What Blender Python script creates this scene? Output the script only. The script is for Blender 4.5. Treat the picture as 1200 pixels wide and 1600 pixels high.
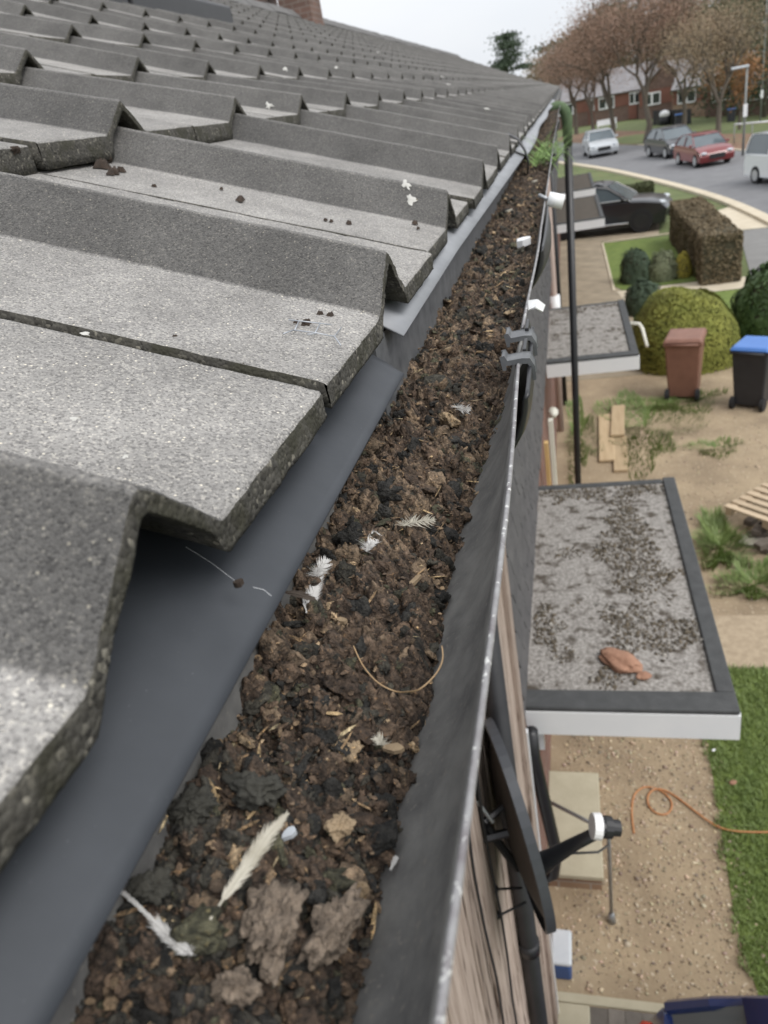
import bpy, math, random
import numpy as np
from mathutils import Vector, Matrix

# ------------------------------------------------------------------ scene, camera, light
SC = bpy.context.scene
COL = SC.collection
for o in list(bpy.data.objects):
    bpy.data.objects.remove(o, do_unlink=True)
R = math.radians
G = -5.1                      # height of the front gardens; the lens is the origin

cam_d = bpy.data.cameras.new('camera')
cam = bpy.data.objects.new('camera', cam_d)
COL.objects.link(cam)
M = Matrix(((0.9631, 0.0502, 0.2635), (0.2063, 0.4931, -0.8461), (-0.1724, 0.8686, 0.4642))).to_4x4()
q = M.to_quaternion(); q.normalize()
cam.matrix_world = q.to_matrix().to_4x4()
cam_d.sensor_fit = 'HORIZONTAL'
cam_d.sensor_width = 36.0
cam_d.lens = 34.5
cam_d.clip_start = 0.01
cam_d.clip_end = 3000
cam_d.dof.use_dof = True
cam_d.dof.focus_distance = 0.40
cam_d.dof.aperture_fstop = 21
SC.camera = cam

SUN_EL, SUN_AZ = 52.0, 118.0        # azimuth from +y (along the gutter), positive = towards the street
wd = bpy.data.worlds.new("World"); SC.world = wd; wd.use_nodes = True
nt = wd.node_tree; nt.nodes.clear()
def N(nt, t, **kw):
    n = nt.nodes.new(t)
    for k, v in kw.items(): setattr(n, k, v)
    return n
out = N(nt, 'ShaderNodeOutputWorld'); bg = N(nt, 'ShaderNodeBackground')
sky = N(nt, 'ShaderNodeTexSky', sky_type='NISHITA')
sky.sun_disc = False; sky.sun_elevation = R(SUN_EL); sky.sun_rotation = R(SUN_AZ)
sky.air_density = 1.0; sky.dust_density = 3.0; sky.ozone_density = 1.0
hs = N(nt, 'ShaderNodeHueSaturation'); hs.inputs['Saturation'].default_value = 0.35
mixc = N(nt, 'ShaderNodeMix', data_type='RGBA')
tc = N(nt, 'ShaderNodeTexCoord'); mp = N(nt, 'ShaderNodeMapping'); mp.inputs['Scale'].default_value = (1, 1, 3)
nz = N(nt, 'ShaderNodeTexNoise'); nz.inputs['Scale'].default_value = 2.2; nz.inputs['Detail'].default_value = 6
cr = N(nt, 'ShaderNodeValToRGB')
cr.color_ramp.elements[0].position = 0.3; cr.color_ramp.elements[0].color = (0.86, 0.90, 0.96, 1)
cr.color_ramp.elements[1].position = 0.75; cr.color_ramp.elements[1].color = (1.0, 1.01, 1.03, 1)
nt.links.new(tc.outputs['Generated'], mp.inputs[0]); nt.links.new(mp.outputs[0], nz.inputs['Vector'])
nt.links.new(nz.outputs['Fac'], cr.inputs[0])
nt.links.new(sky.outputs[0], hs.inputs['Color'])
mixc.inputs[0].default_value = 0.86
sx = N(nt, 'ShaderNodeSeparateXYZ'); nt.links.new(tc.outputs['Generated'], sx.inputs[0])
gr = N(nt, 'ShaderNodeMapRange'); gr.inputs[1].default_value = 0.0; gr.inputs[2].default_value = 0.8; gr.inputs[3].default_value = 7.0; gr.inputs[4].default_value = 10.5
nt.links.new(sx.outputs[2], gr.inputs[0])
vs = N(nt, 'ShaderNodeVectorMath', operation='SCALE'); nt.links.new(cr.outputs[0], vs.inputs[0]); nt.links.new(gr.outputs[0], vs.inputs['Scale'])
nt.links.new(hs.outputs[0], mixc.inputs[6]); nt.links.new(vs.outputs[0], mixc.inputs[7])
nt.links.new(mixc.outputs[2], bg.inputs['Color']); bg.inputs['Strength'].default_value = 0.1
nt.links.new(bg.outputs[0], out.inputs['Surface'])

sd = bpy.data.lights.new('sun', 'SUN'); sd.energy = 1.3; sd.angle = R(28); sd.color = (1.0, 0.97, 0.93)
so = bpy.data.objects.new('sun', sd); COL.objects.link(so)
dv = Vector((math.sin(R(SUN_AZ)) * math.cos(R(SUN_EL)), math.cos(R(SUN_AZ)) * math.cos(R(SUN_EL)), math.sin(R(SUN_EL))))
so.rotation_euler = dv.to_track_quat('Z', 'Y').to_euler()
SC.view_settings.view_transform = 'Standard'; SC.view_settings.look = 'None'
SC.view_settings.exposure = 0.55; SC.view_settings.gamma = 1.0; SC.view_settings.use_curve_mapping = False

# ------------------------------------------------------------------ materials
MATS = {}
def c4(c): return (c[0], c[1], c[2], 1)
def mat(name, c1, c2=None, scale=5.0, detail=6, rough=0.8, bump=0.0, bscale=None, metal=0.0, c3=None, s3=40.0, t3=0.62,
        stretch=(1, 1, 1), spec=0.5, contrast=0.25, attr=None, rand=0.0, bdist=0.01, coat=0.0, s3w=0.05):
    """two-tone noise + optional sharp third tone (spots) + bump"""
    if name in MATS: return MATS[name]
    m = bpy.data.materials.new(name); m.use_nodes = True; nt = m.node_tree; nt.nodes.clear()
    o = N(nt, 'ShaderNodeOutputMaterial'); b = N(nt, 'ShaderNodeBsdfPrincipled'); L = nt.links.new
    b.inputs['Roughness'].default_value = rough; b.inputs['Metallic'].default_value = metal
    b.inputs['Specular IOR Level'].default_value = spec; b.inputs['Coat Weight'].default_value = coat
    tc = N(nt, 'ShaderNodeTexCoord'); mp = N(nt, 'ShaderNodeMapping'); mp.inputs['Scale'].default_value = stretch
    oi = N(nt, 'ShaderNodeObjectInfo'); vm = N(nt, 'ShaderNodeVectorMath', operation='MULTIPLY_ADD')
    vm.inputs[1].default_value = (17.3, 9.1, 5.7)
    L(oi.outputs['Random'], vm.inputs[0]); L(tc.outputs['Object'], vm.inputs[2]); L(vm.outputs[0], mp.inputs[0])
    c2 = c2 or tuple(min(1, x * 1.25) for x in c1)
    n = N(nt, 'ShaderNodeTexNoise'); n.inputs['Scale'].default_value = scale; n.inputs['Detail'].default_value = detail
    n.inputs['Roughness'].default_value = 0.6
    L(mp.outputs[0], n.inputs['Vector'])
    r = N(nt, 'ShaderNodeValToRGB'); r.color_ramp.elements[0].position = 0.5 - contrast; r.color_ramp.elements[1].position = 0.5 + contrast
    r.color_ramp.elements[0].color = c4(c1); r.color_ramp.elements[1].color = c4(c2); L(n.outputs['Fac'], r.inputs[0])
    col = r.outputs[0]
    if c3:
        n3 = N(nt, 'ShaderNodeTexNoise'); n3.inputs['Scale'].default_value = s3; n3.inputs['Detail'].default_value = 3
        L(mp.outputs[0], n3.inputs['Vector'])
        r3 = N(nt, 'ShaderNodeMapRange'); r3.inputs[1].default_value = t3; r3.inputs[2].default_value = t3 + s3w
        L(n3.outputs['Fac'], r3.inputs[0])
        mx = N(nt, 'ShaderNodeMix', data_type='RGBA'); L(r3.outputs[0], mx.inputs[0]); L(col, mx.inputs[6]); mx.inputs[7].default_value = c4(c3)
        col = mx.outputs[2]
    if attr:
        a = N(nt, 'ShaderNodeVertexColor', layer_name=attr)
        mx = N(nt, 'ShaderNodeMix', data_type='RGBA', blend_type='MULTIPLY'); mx.inputs[0].default_value = 1
        L(col, mx.inputs[6]); L(a.outputs[0], mx.inputs[7]); col = mx.outputs[2]
    if rand:
        hv = N(nt, 'ShaderNodeHueSaturation'); mr = N(nt, 'ShaderNodeMapRange')
        mr.inputs[3].default_value = 1 - rand; mr.inputs[4].default_value = 1 + rand
        L(oi.outputs['Random'], mr.inputs[0]); L(mr.outputs[0], hv.inputs['Value']); L(col, hv.inputs['Color']); col = hv.outputs[0]
    L(col, b.inputs['Base Color'])
    if bump:
        nb = N(nt, 'ShaderNodeTexNoise'); nb.inputs['Scale'].default_value = bscale or scale * 4; nb.inputs['Detail'].default_value = 5
        L(mp.outputs[0], nb.inputs['Vector'])
        bp = N(nt, 'ShaderNodeBump'); bp.inputs['Strength'].default_value = bump; bp.inputs['Distance'].default_value = bdist
        L(nb.outputs['Fac'], bp.inputs['Height']); L(bp.outputs[0], b.inputs['Normal'])
    L(b.outputs[0], o.inputs['Surface'])
    MATS[name] = m
    return m

def tile_mat(name, base, pale, dark, grain=620.0, moss=None, wear=0.0):
    """sanded concrete: sand grains of many shades held in a cement skin"""
    m = bpy.data.materials.new(name); m.use_nodes = True; nt = m.node_tree; nt.nodes.clear(); L = nt.links.new
    o = N(nt, 'ShaderNodeOutputMaterial'); b = N(nt, 'ShaderNodeBsdfPrincipled'); b.inputs['Roughness'].default_value = 0.85
    tc = N(nt, 'ShaderNodeTexCoord'); oi = N(nt, 'ShaderNodeObjectInfo'); vm = N(nt, 'ShaderNodeVectorMath', operation='MULTIPLY_ADD')
    vm.inputs[1].default_value = (17.3, 9.1, 5.7); L(oi.outputs['Random'], vm.inputs[0]); L(tc.outputs['Object'], vm.inputs[2])
    v = N(nt, 'ShaderNodeTexVoronoi'); v.inputs['Scale'].default_value = grain; L(vm.outputs[0], v.inputs['Vector'])
    bw = N(nt, 'ShaderNodeSeparateColor'); L(v.outputs['Color'], bw.inputs[0])
    r = N(nt, 'ShaderNodeValToRGB'); e = r.color_ramp.elements
    e[0].position = 0.0; e[0].color = c4(dark); e[1].position = 1.0; e[1].color = c4(pale)
    x = e.new(0.35); x.color = c4(base); x = e.new(0.86); x.color = c4(tuple(k * 1.25 for k in base))
    L(bw.outputs[0], r.inputs[0])
    # stains and worn patches
    n = N(nt, 'ShaderNodeTexNoise'); n.inputs['Scale'].default_value = 14; n.inputs['Detail'].default_value = 8; n.inputs['Roughness'].default_value = 0.65
    L(vm.outputs[0], n.inputs['Vector'])
    mr = N(nt, 'ShaderNodeMapRange'); mr.inputs[1].default_value = 0.3; mr.inputs[2].default_value = 0.72
    mr.inputs[3].default_value = 0.72; mr.inputs[4].default_value = 1.22; L(n.outputs['Fac'], mr.inputs[0])
    hv = N(nt, 'ShaderNodeHueSaturation'); L(r.outputs[0], hv.inputs['Color']); L(mr.outputs[0], hv.inputs['Value'])
    col = hv.outputs[0]
    mr2 = N(nt, 'ShaderNodeMapRange'); mr2.inputs[3].default_value = 0.88; mr2.inputs[4].default_value = 1.1
    L(oi.outputs['Random'], mr2.inputs[0])
    hv2 = N(nt, 'ShaderNodeHueSaturation'); L(col, hv2.inputs['Color']); L(mr2.outputs[0], hv2.inputs['Value']); col = hv2.outputs[0]
    # sparse quartz grains
    v2 = N(nt, 'ShaderNodeTexVoronoi'); v2.inputs['Scale'].default_value = grain * 0.5; L(vm.outputs[0], v2.inputs['Vector'])
    s2 = N(nt, 'ShaderNodeSeparateColor'); L(v2.outputs['Color'], s2.inputs[0])
    g1 = N(nt, 'ShaderNodeMath', operation='GREATER_THAN'); g1.inputs[1].default_value = 0.96; L(s2.outputs[1], g1.inputs[0])
    g2 = N(nt, 'ShaderNodeMath', operation='LESS_THAN'); g2.inputs[1].default_value = 0.28; L(v2.outputs['Distance'], g2.inputs[0])
    gm = N(nt, 'ShaderNodeMath', operation='MULTIPLY'); L(g1.outputs[0], gm.inputs[0]); L(g2.outputs[0], gm.inputs[1])
    mx = N(nt, 'ShaderNodeMix', data_type='RGBA'); L(gm.outputs[0], mx.inputs[0]); L(col, mx.inputs[6]); mx.inputs[7].default_value = (0.26, 0.24, 0.20, 1)
    col = mx.outputs[2]
    if moss:
        n2 = N(nt, 'ShaderNodeTexNoise'); n2.inputs['Scale'].default_value = 60; n2.inputs['Detail'].default_value = 6
        L(vm.outputs[0], n2.inputs['Vector'])
        m3 = N(nt, 'ShaderNodeMapRange'); m3.inputs[1].default_value = 0.45; m3.inputs[2].default_value = 0.62; L(n2.outputs['Fac'], m3.inputs[0])
        mm = N(nt, 'ShaderNodeMix', data_type='RGBA'); L(m3.outputs[0], mm.inputs[0]); L(col, mm.inputs[6]); mm.inputs[7].default_value = c4(moss)
        col = mm.outputs[2]
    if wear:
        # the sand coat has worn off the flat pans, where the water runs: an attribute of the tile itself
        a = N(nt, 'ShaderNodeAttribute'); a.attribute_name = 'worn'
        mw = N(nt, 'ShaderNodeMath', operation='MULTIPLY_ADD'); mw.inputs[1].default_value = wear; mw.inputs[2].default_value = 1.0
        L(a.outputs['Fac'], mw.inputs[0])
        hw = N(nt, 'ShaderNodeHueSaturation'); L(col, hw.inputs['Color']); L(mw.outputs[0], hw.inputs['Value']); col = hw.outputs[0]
    L(col, b.inputs['Base Color'])
    bp = N(nt, 'ShaderNodeBump'); bp.inputs['Strength'].default_value = 0.75; bp.inputs['Distance'].default_value = 0.0010
    inv = N(nt, 'ShaderNodeMath', operation='SUBTRACT'); inv.inputs[0].default_value = 1.0; L(v.outputs['Distance'], inv.inputs[1])
    n4 = N(nt, 'ShaderNodeTexNoise'); n4.inputs['Scale'].default_value = 260; n4.inputs['Detail'].default_value = 4; L(vm.outputs[0], n4.inputs['Vector'])
    ad = N(nt, 'ShaderNodeMath', operation='MULTIPLY_ADD'); ad.inputs[1].default_value = 1.6; L(n4.outputs['Fac'], ad.inputs[0]); L(inv.outputs[0], ad.inputs[2])
    L(ad.outputs[0], bp.inputs['Height']); L(bp.outputs[0], b.inputs['Normal'])
    L(b.outputs[0], o.inputs['Surface'])
    return m

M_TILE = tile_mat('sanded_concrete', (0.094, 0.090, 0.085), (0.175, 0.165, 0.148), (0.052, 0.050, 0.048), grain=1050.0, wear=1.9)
M_TILE_EDGE = tile_mat('broken_concrete_edge', (0.060, 0.056, 0.047), (0.20, 0.185, 0.15), (0.022, 0.020, 0.016), grain=480, moss=(0.036, 0.034, 0.022))
M_RIDGE = mat('ridge_mortar_grey', (0.10, 0.098, 0.096), (0.17, 0.165, 0.16), scale=6, rough=0.9, bump=0.4, bscale=60)
M_FELT_UNDER = mat('roof_underlay', (0.02, 0.02, 0.02), rough=0.9)
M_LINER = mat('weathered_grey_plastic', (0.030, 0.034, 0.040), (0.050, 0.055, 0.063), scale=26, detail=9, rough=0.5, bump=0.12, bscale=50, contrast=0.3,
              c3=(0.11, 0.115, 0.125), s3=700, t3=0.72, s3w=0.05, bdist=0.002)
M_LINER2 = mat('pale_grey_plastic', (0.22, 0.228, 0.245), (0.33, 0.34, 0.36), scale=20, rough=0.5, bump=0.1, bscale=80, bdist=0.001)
M_GUT = mat('dusty_black_plastic', (0.06, 0.06, 0.062), (0.25, 0.245, 0.23), scale=40, rough=0.62, bump=0.35, bscale=160, c3=(0.19, 0.18, 0.165), s3=420, t3=0.62,
            contrast=0.3, bdist=0.0012, detail=9)
M_LIP = mat('scuffed_gutter_lip', (0.15, 0.135, 0.14), (0.30, 0.30, 0.30), scale=90, rough=0.5, bump=0.3, bscale=300, contrast=0.2, c3=(0.55, 0.55, 0.53), s3=260, t3=0.60, bdist=0.001)
M_BLACK = mat('black_plastic', (0.012, 0.012, 0.014), (0.022, 0.022, 0.024), scale=12, rough=0.4, bump=0.05, bscale=50)
M_CLIP = mat('worn_grey_clip', (0.07, 0.074, 0.08), (0.17, 0.175, 0.18), scale=60, rough=0.5, bump=0.1, bscale=100, bdist=0.002)
M_DEBRIS = mat('composted_moss', (0.50, 0.50, 0.50), (2.9, 2.75, 2.6), scale=330, detail=9, rough=0.92, bump=1.0, bscale=620, attr='tint', contrast=0.17, bdist=0.0034,
               c3=(3.6, 3.1, 2.4), s3=620, t3=0.635)
M_BOARD = mat('weathered_board', (0.26, 0.195, 0.155), (0.50, 0.405, 0.345), scale=7, rough=0.85, stretch=(6, 6, 0.5), bump=0.4, bscale=20, rand=0.18,
              c3=(0.11, 0.075, 0.055), s3=9, t3=0.58, s3w=0.1)
M_HUNG = mat('dark_hanging_tile', (0.055, 0.053, 0.055), (0.115, 0.11, 0.108), scale=5, rough=0.85, bump=0.5, bscale=40, rand=0.15)
M_BRICK = None
def brick_mat(name, a, bcol, mortar, scale=1.0):
    m = bpy.data.materials.new(name); m.use_nodes = True; nt = m.node_tree; nt.nodes.clear(); L = nt.links.new
    o = N(nt, 'ShaderNodeOutputMaterial'); b = N(nt, 'ShaderNodeBsdfPrincipled'); b.inputs['Roughness'].default_value = 0.9
    tc = N(nt, 'ShaderNodeTexCoord'); sp = N(nt, 'ShaderNodeSeparateXYZ'); L(tc.outputs['Object'], sp.inputs[0])
    ad = N(nt, 'ShaderNodeMath', operation='ADD'); L(sp.outputs[0], ad.inputs[0]); L(sp.outputs[1], ad.inputs[1])
    cb = N(nt, 'ShaderNodeCombineXYZ'); L(ad.outputs[0], cb.inputs[0]); L(sp.outputs[2], cb.inputs[1])
    br = N(nt, 'ShaderNodeTexBrick'); br.inputs['Color1'].default_value = c4(a); br.inputs['Color2'].default_value = c4(bcol)
    br.inputs['Mortar'].default_value = c4(mortar); br.inputs['Scale'].default_value = scale
    br.inputs['Brick Width'].default_value = 0.225; br.inputs['Row Height'].default_value = 0.075; br.inputs['Mortar Size'].default_value = 0.006
    L(cb.outputs[0], br.inputs['Vector'])
    n = N(nt, 'ShaderNodeTexNoise'); n.inputs['Scale'].default_value = 3; n.inputs['Detail'].default_value = 6; L(tc.outputs['Object'], n.inputs['Vector'])
    mr = N(nt, 'ShaderNodeMapRange'); mr.inputs[3].default_value = 0.6; mr.inputs[4].default_value = 1.4; L(n.outputs['Fac'], mr.inputs[0])
    hv = N(nt, 'ShaderNodeHueSaturation'); L(br.outputs[0], hv.inputs['Color']); L(mr.outputs[0], hv.inputs['Value'])
    L(hv.outputs[0], b.inputs['Base Color']); L(b.outputs[0], o.inputs['Surface'])
    return m
M_BRICK = brick_mat('red_brick', (0.22, 0.095, 0.065), (0.16, 0.075, 0.055), (0.28, 0.25, 0.22))
M_BRICKF = brick_mat('far_brown_brick', (0.17, 0.10, 0.078), (0.13, 0.08, 0.062), (0.2, 0.17, 0.15))
M_BRICK2 = brick_mat('buff_brick', (0.33, 0.22, 0.14), (0.27, 0.17, 0.11), (0.35, 0.32, 0.28))
M_PAVE = None
M_WHITE = mat('white_upvc', (0.78, 0.79, 0.80), (0.85, 0.85, 0.85), scale=4, rough=0.35)
M_FLATROOF = mat('chippings_flat_roof', (0.17, 0.155, 0.14), (0.43, 0.405, 0.375), scale=55, rough=0.95, bump=0.8, bscale=70, contrast=0.17,
                 c3=(0.085, 0.070, 0.055), s3=13, t3=0.54, s3w=0.14)
M_FELT = mat('bitumen_felt_edge', (0.050, 0.052, 0.053), (0.085, 0.087, 0.088), scale=14, rough=0.8, bump=0.4, bscale=120)
M_YARD = mat('stony_dirt', (0.20, 0.15, 0.098), (0.44, 0.345, 0.225), scale=1.7, detail=10, rough=0.95, bump=0.7, bscale=30, contrast=0.3, c3=(0.50, 0.42, 0.31), s3=26, t3=0.63)
M_GRAVEL = mat('pale_gravel', (0.30, 0.235, 0.16), (0.46, 0.37, 0.26), scale=16, rough=0.95, bump=0.6, bscale=60)
M_LAWN = mat('lawn_turf', (0.095, 0.145, 0.030), (0.18, 0.23, 0.055), scale=4, rough=0.95, bump=0.6, bscale=80)
M_BLADE = mat('grass_blade', (0.125, 0.185, 0.05), (0.22, 0.285, 0.09), scale=6, rough=0.6)
M_VERGE = mat('verge_turf', (0.075, 0.10, 0.035), (0.14, 0.165, 0.06), scale=0.6, rough=0.95, bump=0.5, bscale=20, c3=(0.17, 0.115, 0.06), s3=2.5, t3=0.60, s3w=0.15)
M_LEAFLIT = mat('leaf_litter', (0.13, 0.075, 0.045), (0.24, 0.15, 0.095), scale=2, rough=0.95, bump=0.4, bscale=25)
M_ROAD = mat('asphalt', (0.14, 0.14, 0.145), (0.19, 0.19, 0.195), scale=1.2, rough=0.85, bump=0.3, bscale=60)
M_PATHASPH = mat('worn_asphalt', (0.17, 0.165, 0.16), (0.23, 0.225, 0.215), scale=2, rough=0.9, bump=0.3, bscale=60)
M_KERB = mat('concrete_kerb', (0.48, 0.41, 0.30), (0.60, 0.53, 0.41), scale=2, rough=0.9, bump=0.2, bscale=30)
M_CONC = mat('pale_concrete', (0.40, 0.36, 0.26), (0.50, 0.46, 0.34), scale=6, rough=0.9, bump=0.2, bscale=40)
M_PAVER = mat('block_paver', (0.13, 0.115, 0.10), (0.21, 0.19, 0.165), scale=9, rough=0.9, bump=0.3, bscale=60, rand=0.2)
M_METAL = mat('galvanised_tube', (0.30, 0.32, 0.33), (0.42, 0.43, 0.44), scale=20, rough=0.4, metal=0.6)
M_ORANGE = mat('orange_rubber', (0.46, 0.19, 0.07), (0.54, 0.25, 0.10), scale=5, rough=0.5)
M_DISH = mat('dark_grey_dish', (0.045, 0.050, 0.058), (0.065, 0.070, 0.080), scale=5, rough=0.45)
M_DISHBACK = mat('dish_back_brown', (0.040, 0.034, 0.030), (0.075, 0.062, 0.052), scale=7, rough=0.6)
M_GLASS = mat('dark_window_glass', (0.018, 0.022, 0.026), (0.03, 0.035, 0.04), scale=1, rough=0.06, spec=0.9)
M_GLASSP = mat('sky_reflecting_glass', (0.07, 0.09, 0.10), (0.10, 0.125, 0.14), scale=1, rough=0.08, spec=0.9)
M_ROOFGLASS = mat('dusty_dark_glazing', (0.018, 0.021, 0.028), (0.035, 0.04, 0.05), scale=3, rough=0.5, spec=0.2)
M_TYRE = mat('tyre_rubber', (0.015, 0.015, 0.016), rough=0.8)
M_RIM = mat('alloy_rim', (0.45, 0.46, 0.47), rough=0.35, metal=0.5)
M_RIMD = mat('dark_rim', (0.03, 0.03, 0.033), rough=0.4, metal=0.3)
M_TRUNK = mat('bark', (0.09, 0.075, 0.06), (0.16, 0.135, 0.11), scale=6, rough=0.95, bump=0.5, bscale=20)
M_TWIG = mat('russet_twigs', (0.21, 0.135, 0.100), (0.36, 0.24, 0.175), scale=0.8, rough=0.9)
M_TWIG2 = mat('buff_twigs', (0.22, 0.17, 0.11), (0.37, 0.29, 0.19), scale=0.8, rough=0.9)
M_TWIG3 = mat('orange_leaves', (0.26, 0.12, 0.05), (0.36, 0.19, 0.08), scale=0.8, rough=0.9)
M_EVERG = mat('evergreen_leaves', (0.048, 0.065, 0.036), (0.095, 0.115, 0.060), scale=1.2, rough=0.8)
M_PINE = mat('pine_needles', (0.040, 0.062, 0.036), (0.075, 0.105, 0.060), scale=1.2, rough=0.8)
M_HEDGE = mat('brown_hedge', (0.14, 0.108, 0.065), (0.23, 0.18, 0.11), scale=5, rough=0.9)
M_HEDGEG = mat('green_hedge', (0.050, 0.060, 0.024), (0.085, 0.095, 0.040), scale=5, rough=0.9)
M_YEW = mat('yellow_green_hedge', (0.13, 0.15, 0.025), (0.28, 0.28, 0.06), scale=3, rough=0.9)
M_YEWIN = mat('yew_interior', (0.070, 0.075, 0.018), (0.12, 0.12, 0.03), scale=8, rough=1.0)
M_BALL = mat('blue_green_shrub', (0.045, 0.070, 0.042), (0.085, 0.12, 0.075), scale=8, rough=0.85)
M_LAV = mat('grey_green_shrub', (0.14, 0.165, 0.09), (0.24, 0.26, 0.16), scale=8, rough=0.85)
M_GOLD = mat('golden_shrub', (0.28, 0.24, 0.03), (0.42, 0.36, 0.07), scale=8, rough=0.85)
M_LIME = mat('lime_shrub', (0.13, 0.18, 0.03), (0.24, 0.30, 0.06), scale=8, rough=0.85)
M_LAUREL = mat('laurel_shrub', (0.035, 0.070, 0.022), (0.080, 0.125, 0.040), scale=6, rough=0.6)
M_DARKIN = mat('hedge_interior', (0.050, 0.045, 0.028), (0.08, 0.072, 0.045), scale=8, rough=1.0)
M_PLANK = mat('pale_plank', (0.40, 0.29, 0.17), (0.52, 0.40, 0.25), scale=4, rough=0.85, stretch=(5, 0.6, 5), rand=0.1)
M_PALLET = mat('pallet_wood', (0.42, 0.32, 0.21), (0.56, 0.45, 0.32), scale=4, rough=0.85, stretch=(0.6, 5, 5), rand=0.1)
M_BINB = mat('black_bin', (0.020, 0.021, 0.026), (0.03, 0.031, 0.038), scale=5, rough=0.5)
M_BINL = mat('blue_lid', (0.06, 0.17, 0.48), (0.08, 0.21, 0.55), scale=5, rough=0.45)
M_BINR = mat('brown_bin', (0.20, 0.095, 0.065), (0.27, 0.135, 0.095), scale=5, rough=0.55)
M_BLUE = mat('blue_plastic', (0.035, 0.085, 0.24), rough=0.4)
M_MILK = mat('translucent_lid', (0.50, 0.54, 0.58), (0.62, 0.65, 0.68), scale=9, rough=0.35)
M_FEATHER = mat('white_feather', (0.42, 0.41, 0.39), (0.66, 0.65, 0.63), scale=60, rough=0.8)
M_FEATHERC = mat('cream_feather', (0.34, 0.31, 0.24), (0.56, 0.53, 0.45), scale=60, rough=0.8)
M_FEATHERD = mat('brown_feather', (0.07, 0.055, 0.045), (0.13, 0.105, 0.085), scale=60, rough=0.8)
M_STRAW = mat('straw', (0.34, 0.22, 0.11), (0.46, 0.32, 0.18), scale=40, rough=0.6)
M_DROP = mat('bird_dropping', (0.40, 0.39, 0.36), (0.62, 0.61, 0.57), scale=120, rough=0.8, c3=(0.10, 0.08, 0.05), s3=140, t3=0.62)
M_CRUMB = mat('dark_crumb', (0.022, 0.016, 0.012), (0.060, 0.040, 0.028), scale=200, rough=0.9)
M_CLOD = mat('dry_brown_clod', (0.085, 0.066, 0.050), (0.31, 0.245, 0.185), scale=210, detail=9, rough=0.95, bump=1.0, bscale=420, contrast=0.18, bdist=0.004)
M_CLODT = mat('tan_clod', (0.20, 0.145, 0.09), (0.36, 0.27, 0.17), scale=90, detail=8, rough=0.95, bump=0.8, bscale=300, bdist=0.0015)
M_WIRE = mat('bright_wire', (0.34, 0.36, 0.39), (0.45, 0.47, 0.50), scale=30, rough=0.35, metal=0.4)
M_GREENPIPE = mat('mossy_green_pipe', (0.055, 0.095, 0.045), (0.12, 0.165, 0.085), scale=18, rough=0.85, bump=0.4, bscale=90)
M_ROOFTHATCH = mat('far_roof_tile', (0.19, 0.18, 0.185), (0.29, 0.28, 0.285), scale=0.8, rough=0.9)
M_ROOFRED = mat('far_hanging_tile', (0.17, 0.075, 0.055), (0.24, 0.11, 0.08), scale=0.8, rough=0.9)
M_STONE = mat('rough_stone', (0.24, 0.12, 0.075), (0.42, 0.24, 0.16), scale=14, rough=0.9, bump=0.5, bscale=50)
M_YTIMBER = mat('yellow_timber', (0.52, 0.34, 0.13), (0.62, 0.43, 0.20), scale=5, rough=0.7, stretch=(6, 6, 0.6))
M_CREAM = mat('cream_paint', (0.62, 0.60, 0.50), (0.72, 0.70, 0.62), scale=5, rough=0.6)
M_LAMP = mat('grey_post', (0.20, 0.21, 0.20), (0.27, 0.28, 0.27), scale=2, rough=0.6)
def paint(name, c, rough=0.28):
    return mat(name, c, tuple(x * 1.06 for x in c), scale=2, rough=rough, coat=0.6)

# ------------------------------------------------------------------ mesh helpers
ORG = {}
def org(o): return np.array(ORG.get(o.name, (0, 0, 0)), float) if o else np.zeros(3)
def tag(o, label=None, cat=None, group=None, kind=None):
    if label: o['label'] = label
    if cat: o['category'] = cat
    if group: o['group'] = group
    if kind: o['kind'] = kind
    return o
def thing(name, label, cat, loc=(0, 0, 0), group=None):
    o = bpy.data.objects.new(name, None); COL.objects.link(o); o.empty_display_size = 0.1
    o.location = loc; ORG[o.name] = tuple(loc)
    return tag(o, label, cat, group)
def link_mesh(name, me, material, parent=None, loc=None):
    o = bpy.data.objects.new(name, me); COL.objects.link(o)
    mats = material if isinstance(material, (list, tuple)) else [material]
    if len(me.materials) == 0:
        for m in mats: me.materials.append(m)
    if parent: o.parent = parent
    if loc is not None: o.location = loc
    ORG[o.name] = tuple(org(parent) + np.array(loc if loc is not None else (0, 0, 0)))
    return o
def npmesh(name, V, F, smooth=False, mi=None, tint=None):
    """V (n,3), F (m,3|4) numpy, quick"""
    V = np.ascontiguousarray(V, dtype=np.float32); F = np.ascontiguousarray(F, dtype=np.int32)
    me = bpy.data.meshes.new(name); k = F.shape[1]
    me.vertices.add(len(V)); me.vertices.foreach_set('co', V.ravel())
    me.loops.add(F.size); me.loops.foreach_set('vertex_index', F.ravel())
    me.polygons.add(len(F)); me.polygons.foreach_set('loop_start', np.arange(0, F.size, k, dtype=np.int32))
    try: me.polygons.foreach_set('loop_total', np.full(len(F), k, dtype=np.int32))
    except Exception: pass
    if smooth: me.polygons.foreach_set('use_smooth', np.ones(len(F), dtype=bool))
    if mi is not None: me.polygons.foreach_set('material_index', np.asarray(mi, dtype=np.int32))
    if tint is not None:
        a = me.color_attributes.new('tint', 'FLOAT_COLOR', 'POINT')
        t = np.ones((len(V), 4), dtype=np.float32); t[:, :3] = tint; a.data.foreach_set('color', t.ravel())
    me.update(calc_edges=True); me.validate()
    return me
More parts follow.
